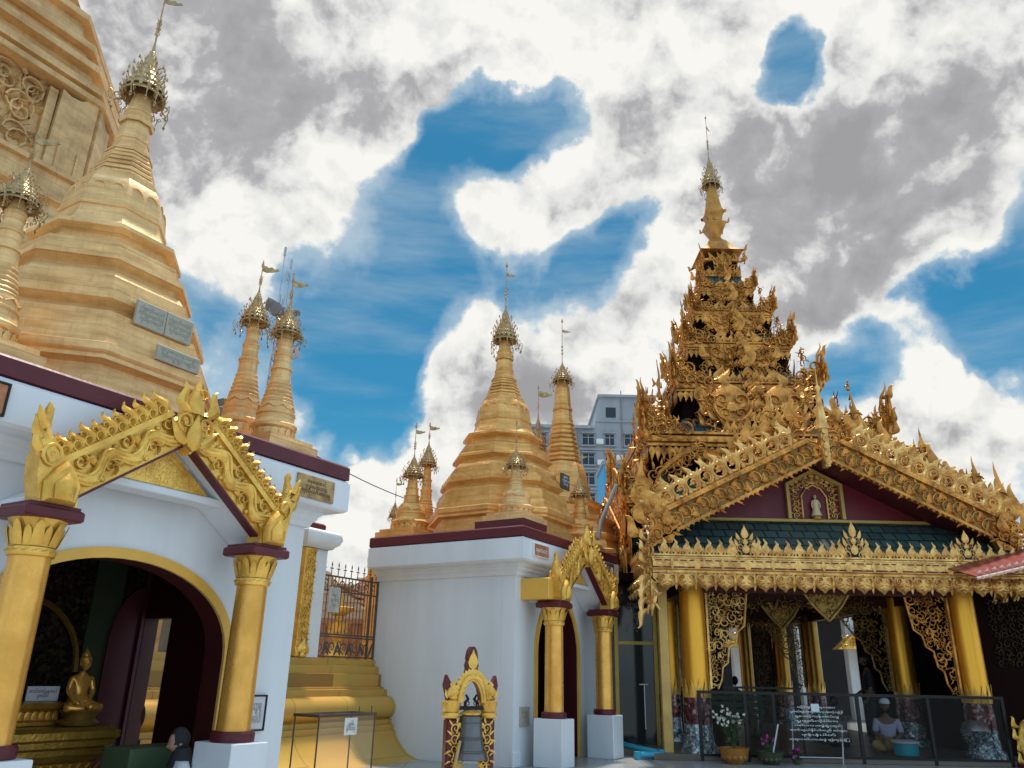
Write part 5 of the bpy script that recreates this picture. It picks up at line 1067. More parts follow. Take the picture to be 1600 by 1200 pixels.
# gables
def gable_big(i, P, half, zt, za, name_, detail=True, m=CARVE):
    ux, n = SIDES[i]; th = math.atan2(za-zt, half)
    for s in (-1, 1):
        sx = ux*(-s); dx = sx*math.cos(th)+Z_*math.sin(th); dy = -sx*math.sin(th)+Z_*math.cos(th); o = n*P+ux*s*half+Z_*zt; L = half/math.cos(th)
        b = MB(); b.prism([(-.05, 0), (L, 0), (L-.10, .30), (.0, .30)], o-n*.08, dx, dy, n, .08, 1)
        b.prism([(0, .30), (L-.10, .30), (L-.13, .37), (0, .37)], o-n*.06, dx, dy, n, .12); b.prism([(-.02, -.02), (L, -.02), (L-.01, .02), (0, .02)], o-n*.06, dx, dy, n, .10)
        bb = b.build('bargeboard', [m, GDARK], PV, 20)  # dark backing board: recess shade behind the scrolls put into its colour
        b = MB(); k = int(L/.145)
        for j in range(k):
            sg = 1 if j % 2 else -1; b.st(ACAN, o+dx*((j+.5)*L/k)+dy*(.16+.03*sg)+n*.0, dx, dy*sg, n, .215, .235, .20, .3*sg); b.st(TONG, o+dx*((j+.9)*L/k)+dy*(.16-.08*sg)+n*.02, dx, dy*sg, n, .3, .16, .3, -1.0)
        k = int(L/.09)
        for j in range(k): b.st(STUD, o+dx*((j+.5)*L/k)+dy*.335+n*.058, dx, dy, n, .022, .022, .02)
        crest(b, DROP, o+dy*.03+n*.02, dx, -dy, n, L-.15, int(L/.09), .075, wd=.1, depth=.05)
        b.build('running_scroll', m, bb, 35)
        b = MB(); k = int((L-.2)/.24)
        for j in range(k):
            q = (j+.5)/k; h = .25+.05*math.sin(q*math.pi)
            b.st(RING, o+dx*(.05+q*(L-.35))+dy*.365+n*.0, dx, dy, n, .27, h, .2)
            b.st(TONGC, o+dx*(.05+q*(L-.35))+dy*(.5)-n*.06, dx, dy, n, .4, .22+.12*(j % 3 == 1), .3, -.2)
        b.build('openwork_crest', CARVB if i == 0 else m, bb, 35)
        # turned up end
        b = MB(); e = o-sx*.02+Z_*.0
        b.prism([(-.12, -.10), (.2, -.06), (.30, .2), (.12, .42), (-.02, .5), (-.12, .3)], e-n*.08, sx, Z_, n, .12)
        for (x, z, r, ro) in ((-.02, .05, .26, 0), (.02, .28, .24, 1.5), (-.12, .2, .22, 3), (.12, .12, .22, 2), (-.1, -.08, .2, 1)): b.st(ACAN, e+sx*x+Z_*z+n*.05, -sx, Z_, n, r, r, .2, ro)
        b.st(DROP, e+sx*.13+Z_*.18+n*.07, sx, Z_, n, .2, .26, .2)
        for r, (x, z, h, ro) in enumerate(((-.12, .2, .5, .35), (-.05, .36, .6, .15), (.08, .4, .5, .0), (-.2, .05, .4, .7), (.2, .36, .4, -.1))): b.st(TONGC, e+sx*x+Z_*z, -sx, Z_, n, .5, h, .3, -ro)
        b.build('end_finial', m, bb, 35)
gable_big(0, 4.80, 2.58, 2.98, 4.27, 'front')
gable_big(1, 2.75, 2.58, 2.98, 4.27, 'left'); gable_big(2, 2.75, 2.58, 2.98, 4.27, 'right')
b = MB()                                                      # roofs over the gables
th = math.atan2(1.29, 2.58)
for s in (-1, 1):
    d = np.array([-s*math.cos(th), 0, math.sin(th)]); u = np.array([s*math.sin(th), 0, math.cos(th)])
    b.prism([(0.05, .05), (2.88, .05), (2.88, .22), (.05, .22)], np.array([s*2.58, -4.72, 2.98]), d, u, Y_, 2.9)
b.build('gable_roof', TILE, PV, 20)
b = MB()
for s in (-1, 1):
    d = np.array([-s*math.cos(th), 0, math.sin(th)]); u = np.array([s*math.sin(th), 0, math.cos(th)])
    b.prism([(0.05, .018), (2.86, .018), (2.86, .046), (.05, .046)], np.array([s*2.58, -4.72, 2.98]), d, u, Y_, 2.9)
b.build('gable_soffit', mat('maroon_soffit', (.09, .010, .014), .5, 0, .4, 4), PV, 20)
b = MB()
for s in (-1, 1):
    d = np.array([0, -s*math.cos(th), math.sin(th)]); u = np.array([0, s*math.sin(th), math.cos(th)])
    for q in (-1, 1): b.prism([(.05, .03), (2.86, .03), (2.86, .2), (.05, .2)], np.array([q*2.68, s*2.58, 2.98]), d, u, -X_*q, .9)
b.build('side_gable_roof', TILE, PV, 20)
b = MB(); b.prism([(-2.1, 3.40), (2.1, 3.40), (0, 4.45)], (0, -4.10, 0), X_, Z_, Y_, .06); b.build('pediment', REDW, PV, 20)
b = MB()
for q in (-2.68, 2.68): b.prism([(-2.3, 3.0), (2.3, 3.0), (0, 4.2)], (q*.95-.03, 0, 0), Y_, Z_, X_, .06)
b.build('side_pediment', REDW, PV, 20)
TR = mat('ochre_moulding', (.55, .36, .10), .45, .15, .3, 5)
b = MB(); b.bbox(-2.2, 2.2, -4.17, -4.102, 3.385, 3.435, .008)
for s in (-1, 1): b.prism([(s*2.0, 3.435), (s*1.9, 3.435), (0, 4.36), (0, 4.41)], (0, -4.14, 0), X_, Z_, Y_, .038)
b.build('pediment_moulding', TR, PV, 20)
NF = MB(); nx = .03
o_ = [(-.45, 3.437), (-.45, 4.0), (0, 4.24), (.45, 4.0), (.45, 3.437)]; i_ = [(.40, 3.437), (.40, 3.97), (0, 4.185), (-.40, 3.97), (-.40, 3.437)]
NF.prism(o_+i_, (nx, -4.185, 0), X_, Z_, Y_, .08); nf = NF.build('niche_frame', TR, PV, 20)
b = MB()
for s in (-1, 1):
    for k in range(6): b.st(ACAN, (nx+s*.29, -4.115, 3.50+.085*k), X_*s, Z_, -Y_, .12, .11, .10, k*1.2)
    for k in range(4): b.st(ACAN2, (nx+s*(.26-.075*k), -4.115, 3.92+.045*k), X_*s, Z_, -Y_, .13, .13, .10, k); b.st(FLEAF, (nx+s*(.33-.075*k), -4.11, 3.97+.04*k), X_*s, Z_, -Y_, .1, .12, .06)
    b.tube([(nx+s*.2, -4.12, 3.45), (nx+s*.2, -4.12, 3.8), (nx+s*.12, -4.12, 3.93), (nx, -4.12, 3.99)], .016, 6)
b.st(BIGF, (nx, -4.115, 3.98), X_, Z_, -Y_, .22, .12, .1); b.build('carved_niche_arch', CARVB, nf, 35)
st_ = thing('buddha_statue', 'tiny pale standing Buddha statue in niche of maroon pediment', 'statue', PC+np.array([nx, -4.16, 3.437]))
b = MB(); J = [(0, 0, .20, .036), (0, 0, .26, .038), (0, 0, .305, .018), (0, 0, .325, .016), (.05, 0, .285, .016), (.065, -.01, .22, .012), (.05, -.03, .17, .010), (-.05, 0, .285, .016), (-.065, -.01, .22, .012), (-.05, -.01, .16, .01), (.022, 0, .12, .024), (.024, 0, .05, .018), (-.022, 0, .12, .024), (-.024, 0, .05, .018)]
b.add(*skin_mesh(J, [(0, 1), (1, 2), (2, 3), (1, 4), (4, 5), (5, 6), (1, 7), (7, 8), (8, 9), (0, 10), (10, 11), (0, 12), (12, 13)])); add_head(b, (0, 0, .352), (0, -1, 0), (0, 0, 1), .30); b.build('figure', mat('pale_gold_figure', (.72, .56, .30), .45, .1), st_, 60)
b = MB(); b.lathe([(.045, .30), (.05, .26), (.045, .2), (.06, .12), (.085, .05), (.08, .045), (.03, .05)], 16); b.build('robe', mat('pale_robe', (.74, .62, .38), .5), st_, 50)
b = MB(); b.lathe([(.07, 0), (.075, .012), (.05, .022), (.07, .038), (.06, .045)], 16); b.build('base', CARVB, st_, 40)
# porch roof and eave
b = MB(); b.prism([(-4.86, 2.70), (-4.86, 2.76), (-4.10, 3.40), (-4.10, 3.34)], (-2.70, 0, 0), Y_, Z_, X_, 5.4); b.build('porch_roof', TILE, PV, 20)
b = MB(); P = 4.86; x0, W = -2.72, 5.44
b.prism([(0, 2.47), (-.05, 2.48), (-.05, 2.51), (-.09, 2.53), (-.10, 2.60), (-.09, 2.67), (-.05, 2.69), (-.05, 2.72), (.02, 2.73), (.02, 2.47)], (x0, -P, 0), Y_, Z_, X_, W)
for s in (-1, 1): b.prism([(0, 2.47), (.05, 2.48), (.05, 2.51), (.09, 2.53), (.10, 2.60), (.09, 2.67), (.05, 2.69), (.05, 2.72), (-.02, 2.73), (-.02, 2.47)], (s*2.70, -P+.02, 0), X_*s, Z_, Y_, 2.1)
for k in range(30):
    o = np.array([x0+(k+.5)*W/30, -P-.098, 2.60]); b.st(DIAM if k % 4 == 1 else (ROS if k % 4 == 3 else ACAN2), o, X_, Z_, -Y_, .07 if k % 2 else .19, .085 if k % 2 else .10, .06)
b.build('eave_beam', CARVB, PV, 30)
b = MB(); b.prism([(0, 2.52), (0, 2.545), (-.101, 2.56), (-.101, 2.54)], (x0, -P, 0), Y_, Z_, X_, W); b.prism([(0, 2.655), (0, 2.675), (-.099, 2.655), (-.101, 2.64)], (x0, -P, 0), Y_, Z_, X_, W); b.build('red_fillet', MAROON, PV, 20)
b = MB(); n = 19
for k in range(n):
    o = np.array([x0+.05+(k+.5)*(W-.1)/n, -P-.045, 2.475]); b.st(PEND, o, X_, Z_, -Y_, .27, .25, .30)
    b.st(DROP, o+X_*(W-.1)/n/2-Z_*.02, X_, -Z_, -Y_, .13, .20, .15); b.st(TONGS, o+X_*(W-.1)/n/2-Z_*.0-Y_*.01, X_, -Z_, -Y_, .2, .24, .2)
for s in (-1, 1):
    for k in range(7): b.st(PEND, np.array([s*2.74, -P+.2+k*.285, 2.475]), Y_*s, Z_, X_*s, .25, .245, .25)
b.box(x0, -x0, -P-.03, -P+.0, 2.40, 2.47); b.build('eave_pendants', CARVB, PV, 35)
b = MB(); n = 32
for k in range(n):
    x = x0+.1+(k+.5)*(W-.2)/n
    if min(abs(x-q) for q in (-1.36, .2, 1.86)) < .13: continue
    b.st(FLEAF, (x, -P-.03, 2.715), X_, Z_, -Y_, .20, .25*(1 if k % 3 else 1.08), .16)
for s in (-1, 1):
    for k in range(11): b.st(FLEAF, (s*2.73, -P+.1+k*.17, 2.715), Y_*s, Z_, X_*s, .175, .235, .13)
b.box(x0+.02, -x0-.02, -P-.05, -P-.01, 2.71, 2.745); b.build('eave_leaf_crest', CARVB, PV, 35)
for q, h in ((-1.36, .48), (.22, .57), (1.86, .47)):
    b = MB(); b.st(BIGF, (q, -P-.05, 2.70), X_, Z_, -Y_, .26, h*.55, .16)
    for s in (-1, 1): b.st(FLEAF, (q+s*.17, -P-.035, 2.71), X_*s, Z_, -Y_, .2, .30, .14, -.1)
    b.build('tall_eave_finial', CARVB, PV, 35)
for s in (-1, 1):                                            # corner cascades of the eave
    b = MB()
    c = np.array([s*2.74, -P+.02, 2.5]); d = np.array([s, -1, 0])/math.sqrt(2)
    for k in range(7): b.st(TONGC, c+d*(.02+.015*k)+Z_*(.42-.16*k), d, Z_*(.5 if k < 3 else -.8)+d*.3, np.array([1, s, 0])/math.sqrt(2), .45, .36, .35, -.3)
    for k in range(5): b.st(ACAN, c+d*.04+Z_*(.3-.17*k), np.array([1, s, 0])/math.sqrt(2), Z_, d, .22, .22, .2, k)
    b.st(DROP, c-Z_*.1, X_, -Z_, -Y_, .22, .5, .2); b.st(DROP, c-Z_*.1, Y_, -Z_, X_*s, .22, .5, .2)
    b.build('corner_cascade', CARVB, PV, 35); b = MB()
    for k in range(9):                                        # flame cascade down the side gable foot
        c2 = np.array([s*(2.80+.02*math.sin(k)), -2.75+.10*k, 3.1-.04*k]); b.st(TONGC, c2, -Y_, -Z_*.8-Y_*.4, X_*s, .45, .55, .35, .2*math.sin(k*2)); b.st(TONGC, c2+Z_*.25, -Y_, Z_*.9-Y_*.4, X_*s, .4, .42, .35, .3); b.st(ACAN2, c2+X_*s*.02, Y_, Z_, X_*s, .24, .24, .2, k)
    b.build('side_cascade', CARVB, PV, 35)
# apex finials and crests along the front ridge
b = MB(); o = np.array([0, -4.82, 4.1]); b.prism([(-.04, 0), (.04, 0), (.06, .35), (.04, .62), (-.04, .62), (-.06, .35)], o+Y_*.06, X_, Z_, -Y_, .14)
for k in range(5): b.st(DROP, o-Y_*.11+Z_*(.02+.12*k), X_, Z_, -Y_, .12, .13, .08); b.st(CURL2, o-Y_*.09+Z_*(.1+.12*k)+X_*.05, X_, Z_, -Y_, .04, .04, .03)
spindle(b, o+Z_*.55-Y_*.03, 1.05, .12, X_, Z_, -Y_)
b.build('ridge_finial', CARVB, PV, 35)
b = MB(); spindle(b, np.array([-.56, -4.3, 4.55]), 1.0, .11, X_, Z_, -Y_)
b.build('ridge_finial', CARVB, PV, 35)
for s in (-1, 1):
    b = MB()
    for k in range(9):
        q = k/8; o = np.array([s*(.25+1.9*q), -4.55, 4.72-1.0*q])
        if s == -1 and k > 4: continue
        b.st(RING, o, X_*s, Z_, -Y_, .30, .30, .2); b.st(TONGC, o+Z_*.2, X_*s, Z_, -Y_, .5, .30+.15*(k % 3 == 0), .3, -.2); b.st(ACAN, o-Z_*.05, X_*s, Z_, -Y_, .30, .30, .2, k)
    for (x, z, h) in ((.55, 4.75, .5), (1.55, 4.2, .5), (2.3, 3.75, .5), (2.62, 3.5, .62)):
        o = np.array([s*x, -4.5, z])
        if s == -1 and 1 < x < 2.5: continue
        for j in range(5):
            b.st(TONGC, o+X_*s*(.10*j-.25), X_*s, Z_, -Y_, h*.5+.1, h*(1-.17*abs(j-3)), h*.4, -.12); b.st(ACAN, o+X_*s*(.1*j-.25)+Z_*.1, X_*s, Z_, -Y_, .2, .2, .15, j); b.st(ACAN2, o+X_*s*(.1*j-.25)+Z_*.28-Y_*.01, X_*s, Z_, -Y_, .17, .2, .15, j*2)
        b.st(TONG, o+X_*s*.1, X_*s, Z_, -Y_, h*.5, h*1.35, h*.3, -.1)
    b.build('upper_openwork_crest', CARVE, PV, 35)
for s in (-1, 1):                                             # crest along the side ridges, seen against the sky
    b = MB()
    for k in range(14):
        q = k/13; o = np.array([s*2.72, -2.5+2.4*q, 3.45+1.15*q]); b.st(TONGC, o, Y_, Z_, X_*s, .4, .40+.15*(k % 3 == 0), .3, .2); b.st(ACAN, o+X_*s*.02, Y_, Z_, X_*s, .28, .28, .2, k); b.st(ACAN2, o+X_*s*.02+Z_*.2, Y_, Z_, X_*s, .22, .22, .2, k)
    b.build('side_ridge_crest', CARVE, PV, 35)
# ceiling, beams, columns, brackets, floor
b = MB(); b.box(-2.65, 2.65, -4.05, 4.6, 2.62, 3.0); b.box(-2.4, 2.4, -2.4, 2.4, 3.0, 3.9); b.box(-2.6, 2.6, -4.7, -4.05, 2.42, 2.66); b.box(-3.2, 3.2, 4.601, 5.9, 2.45, 2.6); b.box(-3.4, -2.66, -3.6, 4.6, 2.5, 2.62); b.box(2.66, 3.4, -3.6, 4.6, 2.5, 2.62); b.build('ceiling_and_sun_block', DARK, PV, 20)  # includes a rear overhang added out of view to keep sun off the columns
b = MB()
for y in (-4.2, -2.1, 2.1, 4.2): b.box(-2.2, 2.2, y-.08, y+.08, 2.28, 2.615)
for x in (-2.03, 2.03): b.box(x-.08, x+.08, -4.1, 4.1, 2.30, 2.61)
b.build('lintel', mat('maroon_lintel', (.08, .012, .012), .45, 0, .5, 5), PV, 20)
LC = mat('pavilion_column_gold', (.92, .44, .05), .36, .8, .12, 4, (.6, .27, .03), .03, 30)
LCD = mat('shaded_column_gold', (.34, .17, .03), .3, .85, .3, 4, (.14, .06, .01), .03, 30)  # darker copy for the inner rear columns, their shade put into the colour
for x in (-2.03, 2.03):
    for y in (-4.2, -2.1, 2.1, 4.2):
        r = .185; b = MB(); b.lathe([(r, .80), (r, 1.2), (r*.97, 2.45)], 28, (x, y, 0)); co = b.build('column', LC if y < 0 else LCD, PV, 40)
        b = MB(); b.lathe([(r*1.05, .45), (r*1.1, .60), (r*1.06, .72), (r*1.02, .84)], 28, (x, y, 0)); b.build('red_mosaic_base', MOSM, co, 40)
        b = MB(); b.lathe([(r*1.45, .08), (r*1.4, .14), (r*1.15, .2), (r*1.08, .3), (r*1.06, .449)], 28, (x, y, 0)); b.build('silver_mosaic_base', MOSB, co, 40)
        b = MB(); ring_of(b, T_relief([(-.5, 0), (.5, 0), (.42, .35), (.12, .75), (0, 1), (-.12, .75), (-.42, .35)], .12, .75, 1, (0, .35)), 12, r*1.03, .80, .10, .26, .05, .06, c=(x, y)); b.build('leaf_collar', GILT, co, 35)
b = MB(); b.box(-2.75, 2.75, -4.55, 4.7, 0.004, .08); b.build('floor', mat('pavilion_floor', (.16, .12, .09), .35, 0, .4, 3), PV, 20)
def bracket(y, s, m, seed, top=.62, zt=2.27, zb=.92):
    steps = [(zb, .10), (1.05, .17), (1.22, .19), (1.28, .27), (1.5, .30), (1.56, .40), (1.72, .44), (1.8, .55), (zt, top)]
    wf = lambda z: float(np.interp(z, [q[0] for q in steps], [q[1] for q in steps]))
    ux = X_*(-s); o = np.array([s*1.83, y, 0]); b = MB(); rg = random.Random(seed); c = .095
    z = zb+.03
    while z < zt:
        k = max(1, int(wf(z)/c))
        for j in range(k): b.st(rg.choice((ACAN, ACAN2, TONGC, CURL)), o+ux*((j+.5)*wf(z)/k)+Z_*(z+rg.uniform(-.02, .02))+Y_*rg.uniform(-.01, .01), ux*rg.choice((1, -1)), Z_, -Y_, c*.95, c*.95, c*.8, rg.uniform(0, 6.2))
        z += c*.85
    b.box(min(o[0], o[0]+ux[0]*.03), max(o[0], o[0]+ux[0]*.03), y-.03, y+.03, zb, zt)
    b.tube([o+ux*(w_+.015)+Z_*z_ for z_, w_ in steps], .017, 5); b.build('carved_bracket', m, PV, 35)
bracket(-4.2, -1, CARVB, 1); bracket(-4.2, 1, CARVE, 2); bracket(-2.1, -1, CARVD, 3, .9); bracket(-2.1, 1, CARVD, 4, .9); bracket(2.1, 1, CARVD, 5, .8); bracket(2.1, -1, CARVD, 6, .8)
for y, m, k in ((-4.2, CARVD, 1.0), (-2.1, CARVD, 1.3)):
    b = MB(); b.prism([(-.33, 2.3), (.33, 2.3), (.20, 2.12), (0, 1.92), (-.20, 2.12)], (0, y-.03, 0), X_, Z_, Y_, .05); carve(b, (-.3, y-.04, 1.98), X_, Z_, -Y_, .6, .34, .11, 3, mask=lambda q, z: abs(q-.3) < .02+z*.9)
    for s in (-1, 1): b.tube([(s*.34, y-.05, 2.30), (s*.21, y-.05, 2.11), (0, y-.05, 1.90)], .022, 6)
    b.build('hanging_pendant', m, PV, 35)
rg = random.Random(8)
for y in (-2.15, 2.05):
    b = MB()
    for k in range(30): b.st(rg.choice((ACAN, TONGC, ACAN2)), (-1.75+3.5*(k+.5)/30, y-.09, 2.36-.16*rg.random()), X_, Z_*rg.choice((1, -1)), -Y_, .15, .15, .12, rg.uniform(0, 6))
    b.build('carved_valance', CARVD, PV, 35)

b = MB()
for x0, x1 in ((-.75, .55), (1.15, 1.85)):
    b.box(x0, x1, 4.25, 4.3, .08, 2.3); carve(b, (x0, 4.24, .3), X_, Z_, -Y_, x1-x0, 1.9, .17, 2)
    b.build('added_dark_screen', CARVK, PV, 35); b = MB()  # black screens added to darken the bright view through the pavilion
for x in (-.75, .55):
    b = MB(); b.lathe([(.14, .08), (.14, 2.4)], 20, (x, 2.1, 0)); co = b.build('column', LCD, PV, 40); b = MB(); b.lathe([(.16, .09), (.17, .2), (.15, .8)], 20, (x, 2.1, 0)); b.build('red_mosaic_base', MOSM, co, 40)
# ---------------------------------------------------------------- glazed railing, sign stand, pots, people in the pavilion
GR = thing('glass_railing', 'black framed glass railing across the front of the pavilion', 'railing', (0, 11.86, 0))
xs = [2.72, 3.36, 3.76, 4.94, 5.93, 6.98]; b = MB()
for x in xs: b.box(x-.022, x+.022, -.02, .02, 0, .86)
b.box(xs[0]-.022, xs[-1]+.022, -.025, .025, .86, .90); b.box(xs[0], xs[-1], -.018, .018, .06, .09); b.box(3.2, 4.35, .5, .53, .93, .96); b.box(3.34, 3.37, .5, .53, 0, .93); b.box(4.3, 4.33, .5, .53, 0, .93)
b.build('frame', BLACKM, GR, 0)
GP = mat('smoky_glass', (.015, .015, .015), .04, 0, alpha=.20, spec=.3)
for a, c in zip(xs, xs[1:]): b = MB(); b.box(a+.024, c-.024, -.004, .004, .092, .858); b.build('glass_pane', GP, GR, 0)
SS = thing('sign_stand', 'clear board of white Burmese lettering on thin white legs behind glass', 'sign', (4.30, 11.66, 0.0), 0)
b = MB()
for x in (-.36, .32): b.tube([(x, .12, 0), (x, .02, .5)], .009, 5)
b.tube([(-.36, .10, .08), (.32, .10, .08)], .007, 5); b.build('legs', CLW, SS, 40)
b = MB(); b.box(-.44, .42, -.006, 0, .27, .75); b.build('clear_board', mat('acrylic', (.03, .03, .03), .1, 0, alpha=.2, spec=.2), SS, 0)
lines = ['မြတ်စွာဘုရားအား', 'ပူဇော်ရန်အတွက်သာ အသုံးပြုပါ', 'ရွှေသင်္ကန်းကပ်လှူ', 'ပူဇော်လိုပါက', 'ဂေါပကအဖွဲ့ရုံးတွင်', 'ဆက်သွယ်နိုင်ပါသည် ခင်ဗျား', 'ဖုန်းနံပါတ်', 'ဘုရားဂေါပကအဖွဲ့ ရန်ကုန်မြို့']
wd = [.52, .72, .60, .56, .64, .78, .46, .82]; b = MB()
for k, t_ in enumerate(lines): text_mb(t_, 1, b, (-.02, -.007, .715-.058*k), X_, Z_, -Y_, fit=(wd[k], .042))
b.build('lettering', LETW, SS, 0)
b = MB(); b.box(-.09, .02, -.012, -.007, .66, .76); b.build('pale_paper', mat('pale_blue_paper', (.55, .68, .74), .7), SS, 0)
def pot(label, x, y, r, h, m, flower, n, spread, hp, seed):
    t = thing('potted_plant', label, 'plant', (x, y, 0)); b = MB()
    b.lathe([(r*.55, 0), (r*.62, .02), (r*.9, h*.4), (r, h*.75), (r*1.06, h*.93), (r*1.1, h), (r*.98, h), (r*.93, h*.9), (r*.2, h*.88)], 24, caps=True)
    for k in range(14): a = 2*math.pi*k/14; nn = np.array([math.cos(a), math.sin(a), 0]); b.st(ROS, nn*r*.90+Z_*h*.45, np.array([-nn[1], nn[0], 0]), Z_, nn, r*.17, r*.2, r*.12)
    b.build('pot', m, t, 40); rg = random.Random(seed); s_ = MB(); l_ = MB(); f_ = MB()
    for k in range(n):
        a = rg.uniform(0, 6.28); q = rg.uniform(.2, 1)*spread; p = [np.array([0, 0, h*.85]), np.array([math.cos(a)*q*.4, math.sin(a)*q*.4, h+hp*.45]), np.array([math.cos(a)*q, math.sin(a)*q, h+hp*rg.uniform(.6, 1)])]
        s_.tube(p, [.006, .005, .003], 4)
        for j in range(7):
            u_ = rg.uniform(.15, 1); c = p[0]*(1-u_)**2+2*p[1]*u_*(1-u_)+p[2]*u_*u_; d = np.array([rg.gauss(0, 1), rg.gauss(0, 1), rg.gauss(.3, .6)]); d /= np.linalg.norm(d); e = np.cross(d, (.3, .2, 1)); e /= np.linalg.norm(e)
            l_.st(DROP, c, e, d, np.cross(e, d), .06, rg.uniform(.05, .1), .03)
        for j in range(rg.choice((1, 2, 3))):
            c = p[2]+np.array([rg.gauss(0, .03), rg.gauss(0, .03), rg.gauss(0, .03)])
            for q2 in range(5): d = np.array([rg.gauss(0, 1), rg.gauss(-.4, 1), rg.gauss(.3, 1)]); d /= np.linalg.norm(d); e = np.cross(d, (.3, .9, .1)); e /= np.linalg.norm(e); f_.st(DROP, c, e, d, np.cross(e, d), .032, .026, .02)
    s_.build('stems', LEAF, t, 40); l_.build('leaves', LEAF, t, 40); f_.build('flowers', flower, t, 40); return t
pot('orange glazed pot with spindly white flowering plant before glass railing', 3.08, 11.55, .19, .20, POTO, PETW, 20, .24, .46, 3)
t = pot('low green glazed pot with magenta flowers and white stick before railing', 3.56, 11.55, .17, .16, POTG, PETP, 7, .16, .16, 4)
b = MB(); b.tube([(3.58, 11.5, .12), (3.68, 11.48, .50)], .010, 6); tag(b.build('white_stick', CLW, None, 40), 'white stick leaning out of the low green flower pot', 'stick')
pot('small magenta orchid at floor beside white lettered stand', 3.93, 11.6, .07, .07, POTG, PETP, 5, .1, .10, 5)
def figure(label, loc, rz, s, pose, top, low, hair=True, cap=False):
    t = thing('person', label, 'person', loc, rz)
    if pose == 'stand': J = [(0, 0, .93, .12), (0, 0, 1.15, .11), (0, 0, 1.36, .12), (0, 0, 1.47, .05), (0, .01, 1.53, .045), (.19, 0, 1.38, .05), (.22, .03, 1.10, .042), (.14, .22, .98, .03), (-.19, 0, 1.38, .05), (-.24, .0, 1.10, .042), (-.22, .10, .86, .03), (.09, 0, .85, .085), (.10, .03, .48, .06), (.10, -.02, .09, .042), (.10, .12, .04, .035), (-.09, 0, .85, .085), (-.10, .01, .48, .06), (-.10, -.05, .09, .042), (-.10, .09, .04, .035)]; hz = 1.66
    else: J = [(0, 0, .12, .14), (0, .02, .32, .12), (0, .05, .54, .12), (0, .07, .65, .05), (0, .09, .71, .045), (.19, .05, .56, .05), (.23, .14, .34, .042), (.12, .30, .28, .03), (-.19, .05, .56, .05), (-.23, .14, .34, .042), (-.12, .30, .28, .03), (.12, .12, .13, .09), (.30, .38, .16, .065), (.08, .40, .08, .05), (.0, .44, .06, .035), (-.12, .12, .13, .09), (-.30, .38, .16, .065), (-.08, .36, .08, .05), (-.0, .40, .06, .035)]; hz = .84
    E_ = [(0, 1), (1, 2), (2, 3), (3, 4), (2, 5), (5, 6), (6, 7), (2, 8), (8, 9), (9, 10), (0, 11), (11, 12), (12, 13), (13, 14), (0, 15), (15, 16), (16, 17), (17, 18)]
    b = MB(); b.add(*skin_mesh(J, E_)); hy = J[4][1]+.02; add_head(b, (0, hy, hz), (0, 1, -.1), (0, 0, 1), 1.0)
    for k, sd_ in ((7, 1), (10, -1)): hand(b, J[k][:3], (0, .6, -.5), (0, .5, .6), 1.0, .5, sd_)
    b.build('body', SKIND, t, 60)
    b = MB(); q = [0, 1, 2, 5, 6, 8, 9]; b.add(*skin_mesh([(*J[i][:3], J[i][3]*1.12+.012) for i in q], [(0, 1), (1, 2), (2, 3), (3, 4), (2, 5), (5, 6)])); b.build('shirt', top, t, 60)
    b = MB(); q = [0, 11, 12, 13, 15, 16, 17]; b.add(*skin_mesh([(*J[i][:3], J[i][3]*1.12+.012) for i in q], [(0, 1), (1, 2), (2, 3), (0, 4), (4, 5), (5, 6)])); b.build('trousers', low, t, 60)
    b = MB(); v, f = HEAD; k2 = [q for q in f if not all(v[i][1] > .025 and v[i][2] < .055 for i in q) and not all(v[i][2] < -.05 for i in q)]
    b.st((v*np.array([1.1, 1.1, 1.08])+np.array([0, -.008, .008]), k2), (0, hy, hz), X_, np.array([0, 1, -.1]), np.array([0, .1, 1]), 1.0); b.build('hair', HAIR, t, 60)
    if cap: b = MB(); b.lathe([(.092, .03), (.098, .06), (.08, .11), (.04, .13), (.0, .135)], 16, (0, hy, hz)); b.prism([(-.08, 0), (.08, 0), (.06, .09), (-.06, .09)], (0, hy+.08, hz+.03), X_, Y_, Z_, .008); b.build('cap', CLW, t, 40)
    t.scale = (s, s, s); return t
figure('standing person in dark clothes silhouetted between two gold columns', (6.15, 14.2, .08), R(75), .80, 'stand', CLD, CLD)
figure('seated person in white cap and lavender shirt behind glass railing', (5.72, 12.75, .08), R(160), .78, 'sit', CLL, mat('ochre_cloth', (.42, .28, .09), .8), cap=True)
figure('dark haired person seated on the green bench inside the pavilion', (4.30, 15.6, .42), R(10), .72, 'sit', CLD, CLD)
figure('person in pale shirt seated on pavilion floor right of lettered stand', (5.35, 13.6, .08), R(30), .78, 'sit', mat('grey_cloth', (.28, .25, .24), .8), CLD)
bn = thing('bench', 'dark green slatted bench inside the pavilion behind white flowers', 'bench', (4.15, 15.6, .08)); b = MB()
for k in range(4): b.bbox(-.55, .55, -.22+.11*k, -.13+.11*k, .30, .335, .005)
b.build('seat', CLG, bn, 20); b = MB()
for k in range(3): b.bbox(-.55, .55, -.25, -.22, .40+.11*k, .48+.11*k, .005)
b.build('backrest', CLG, bn, 20)
for x in (-.48, .48):
    for y in (-.2, .18): b = MB(); b.box(x-.025, x+.025, y-.025, y+.025, 0, .30); b.build('leg', CLG, bn, 0)
    b = MB(); b.box(x-.02, x+.02, -.27, -.252, .30, .72); b.build('back_post', CLG, bn, 0)
bk = thing('bucket', 'turquoise plastic bucket with pale rim behind the glass railing', 'bucket', (5.70, 12.2, .08)); b = MB(); b.lathe([(.14, 0), (.16, .02), (.17, .17), (.12, .17), (.12, .02)], 20); b.build('tub', PLAST, bk, 40); b = MB(); b.lathe([(.165, .171), (.185, .175), (.185, .20), (.15, .21), (.11, .205)], 20); b.build('rim', CLW, bk, 40)
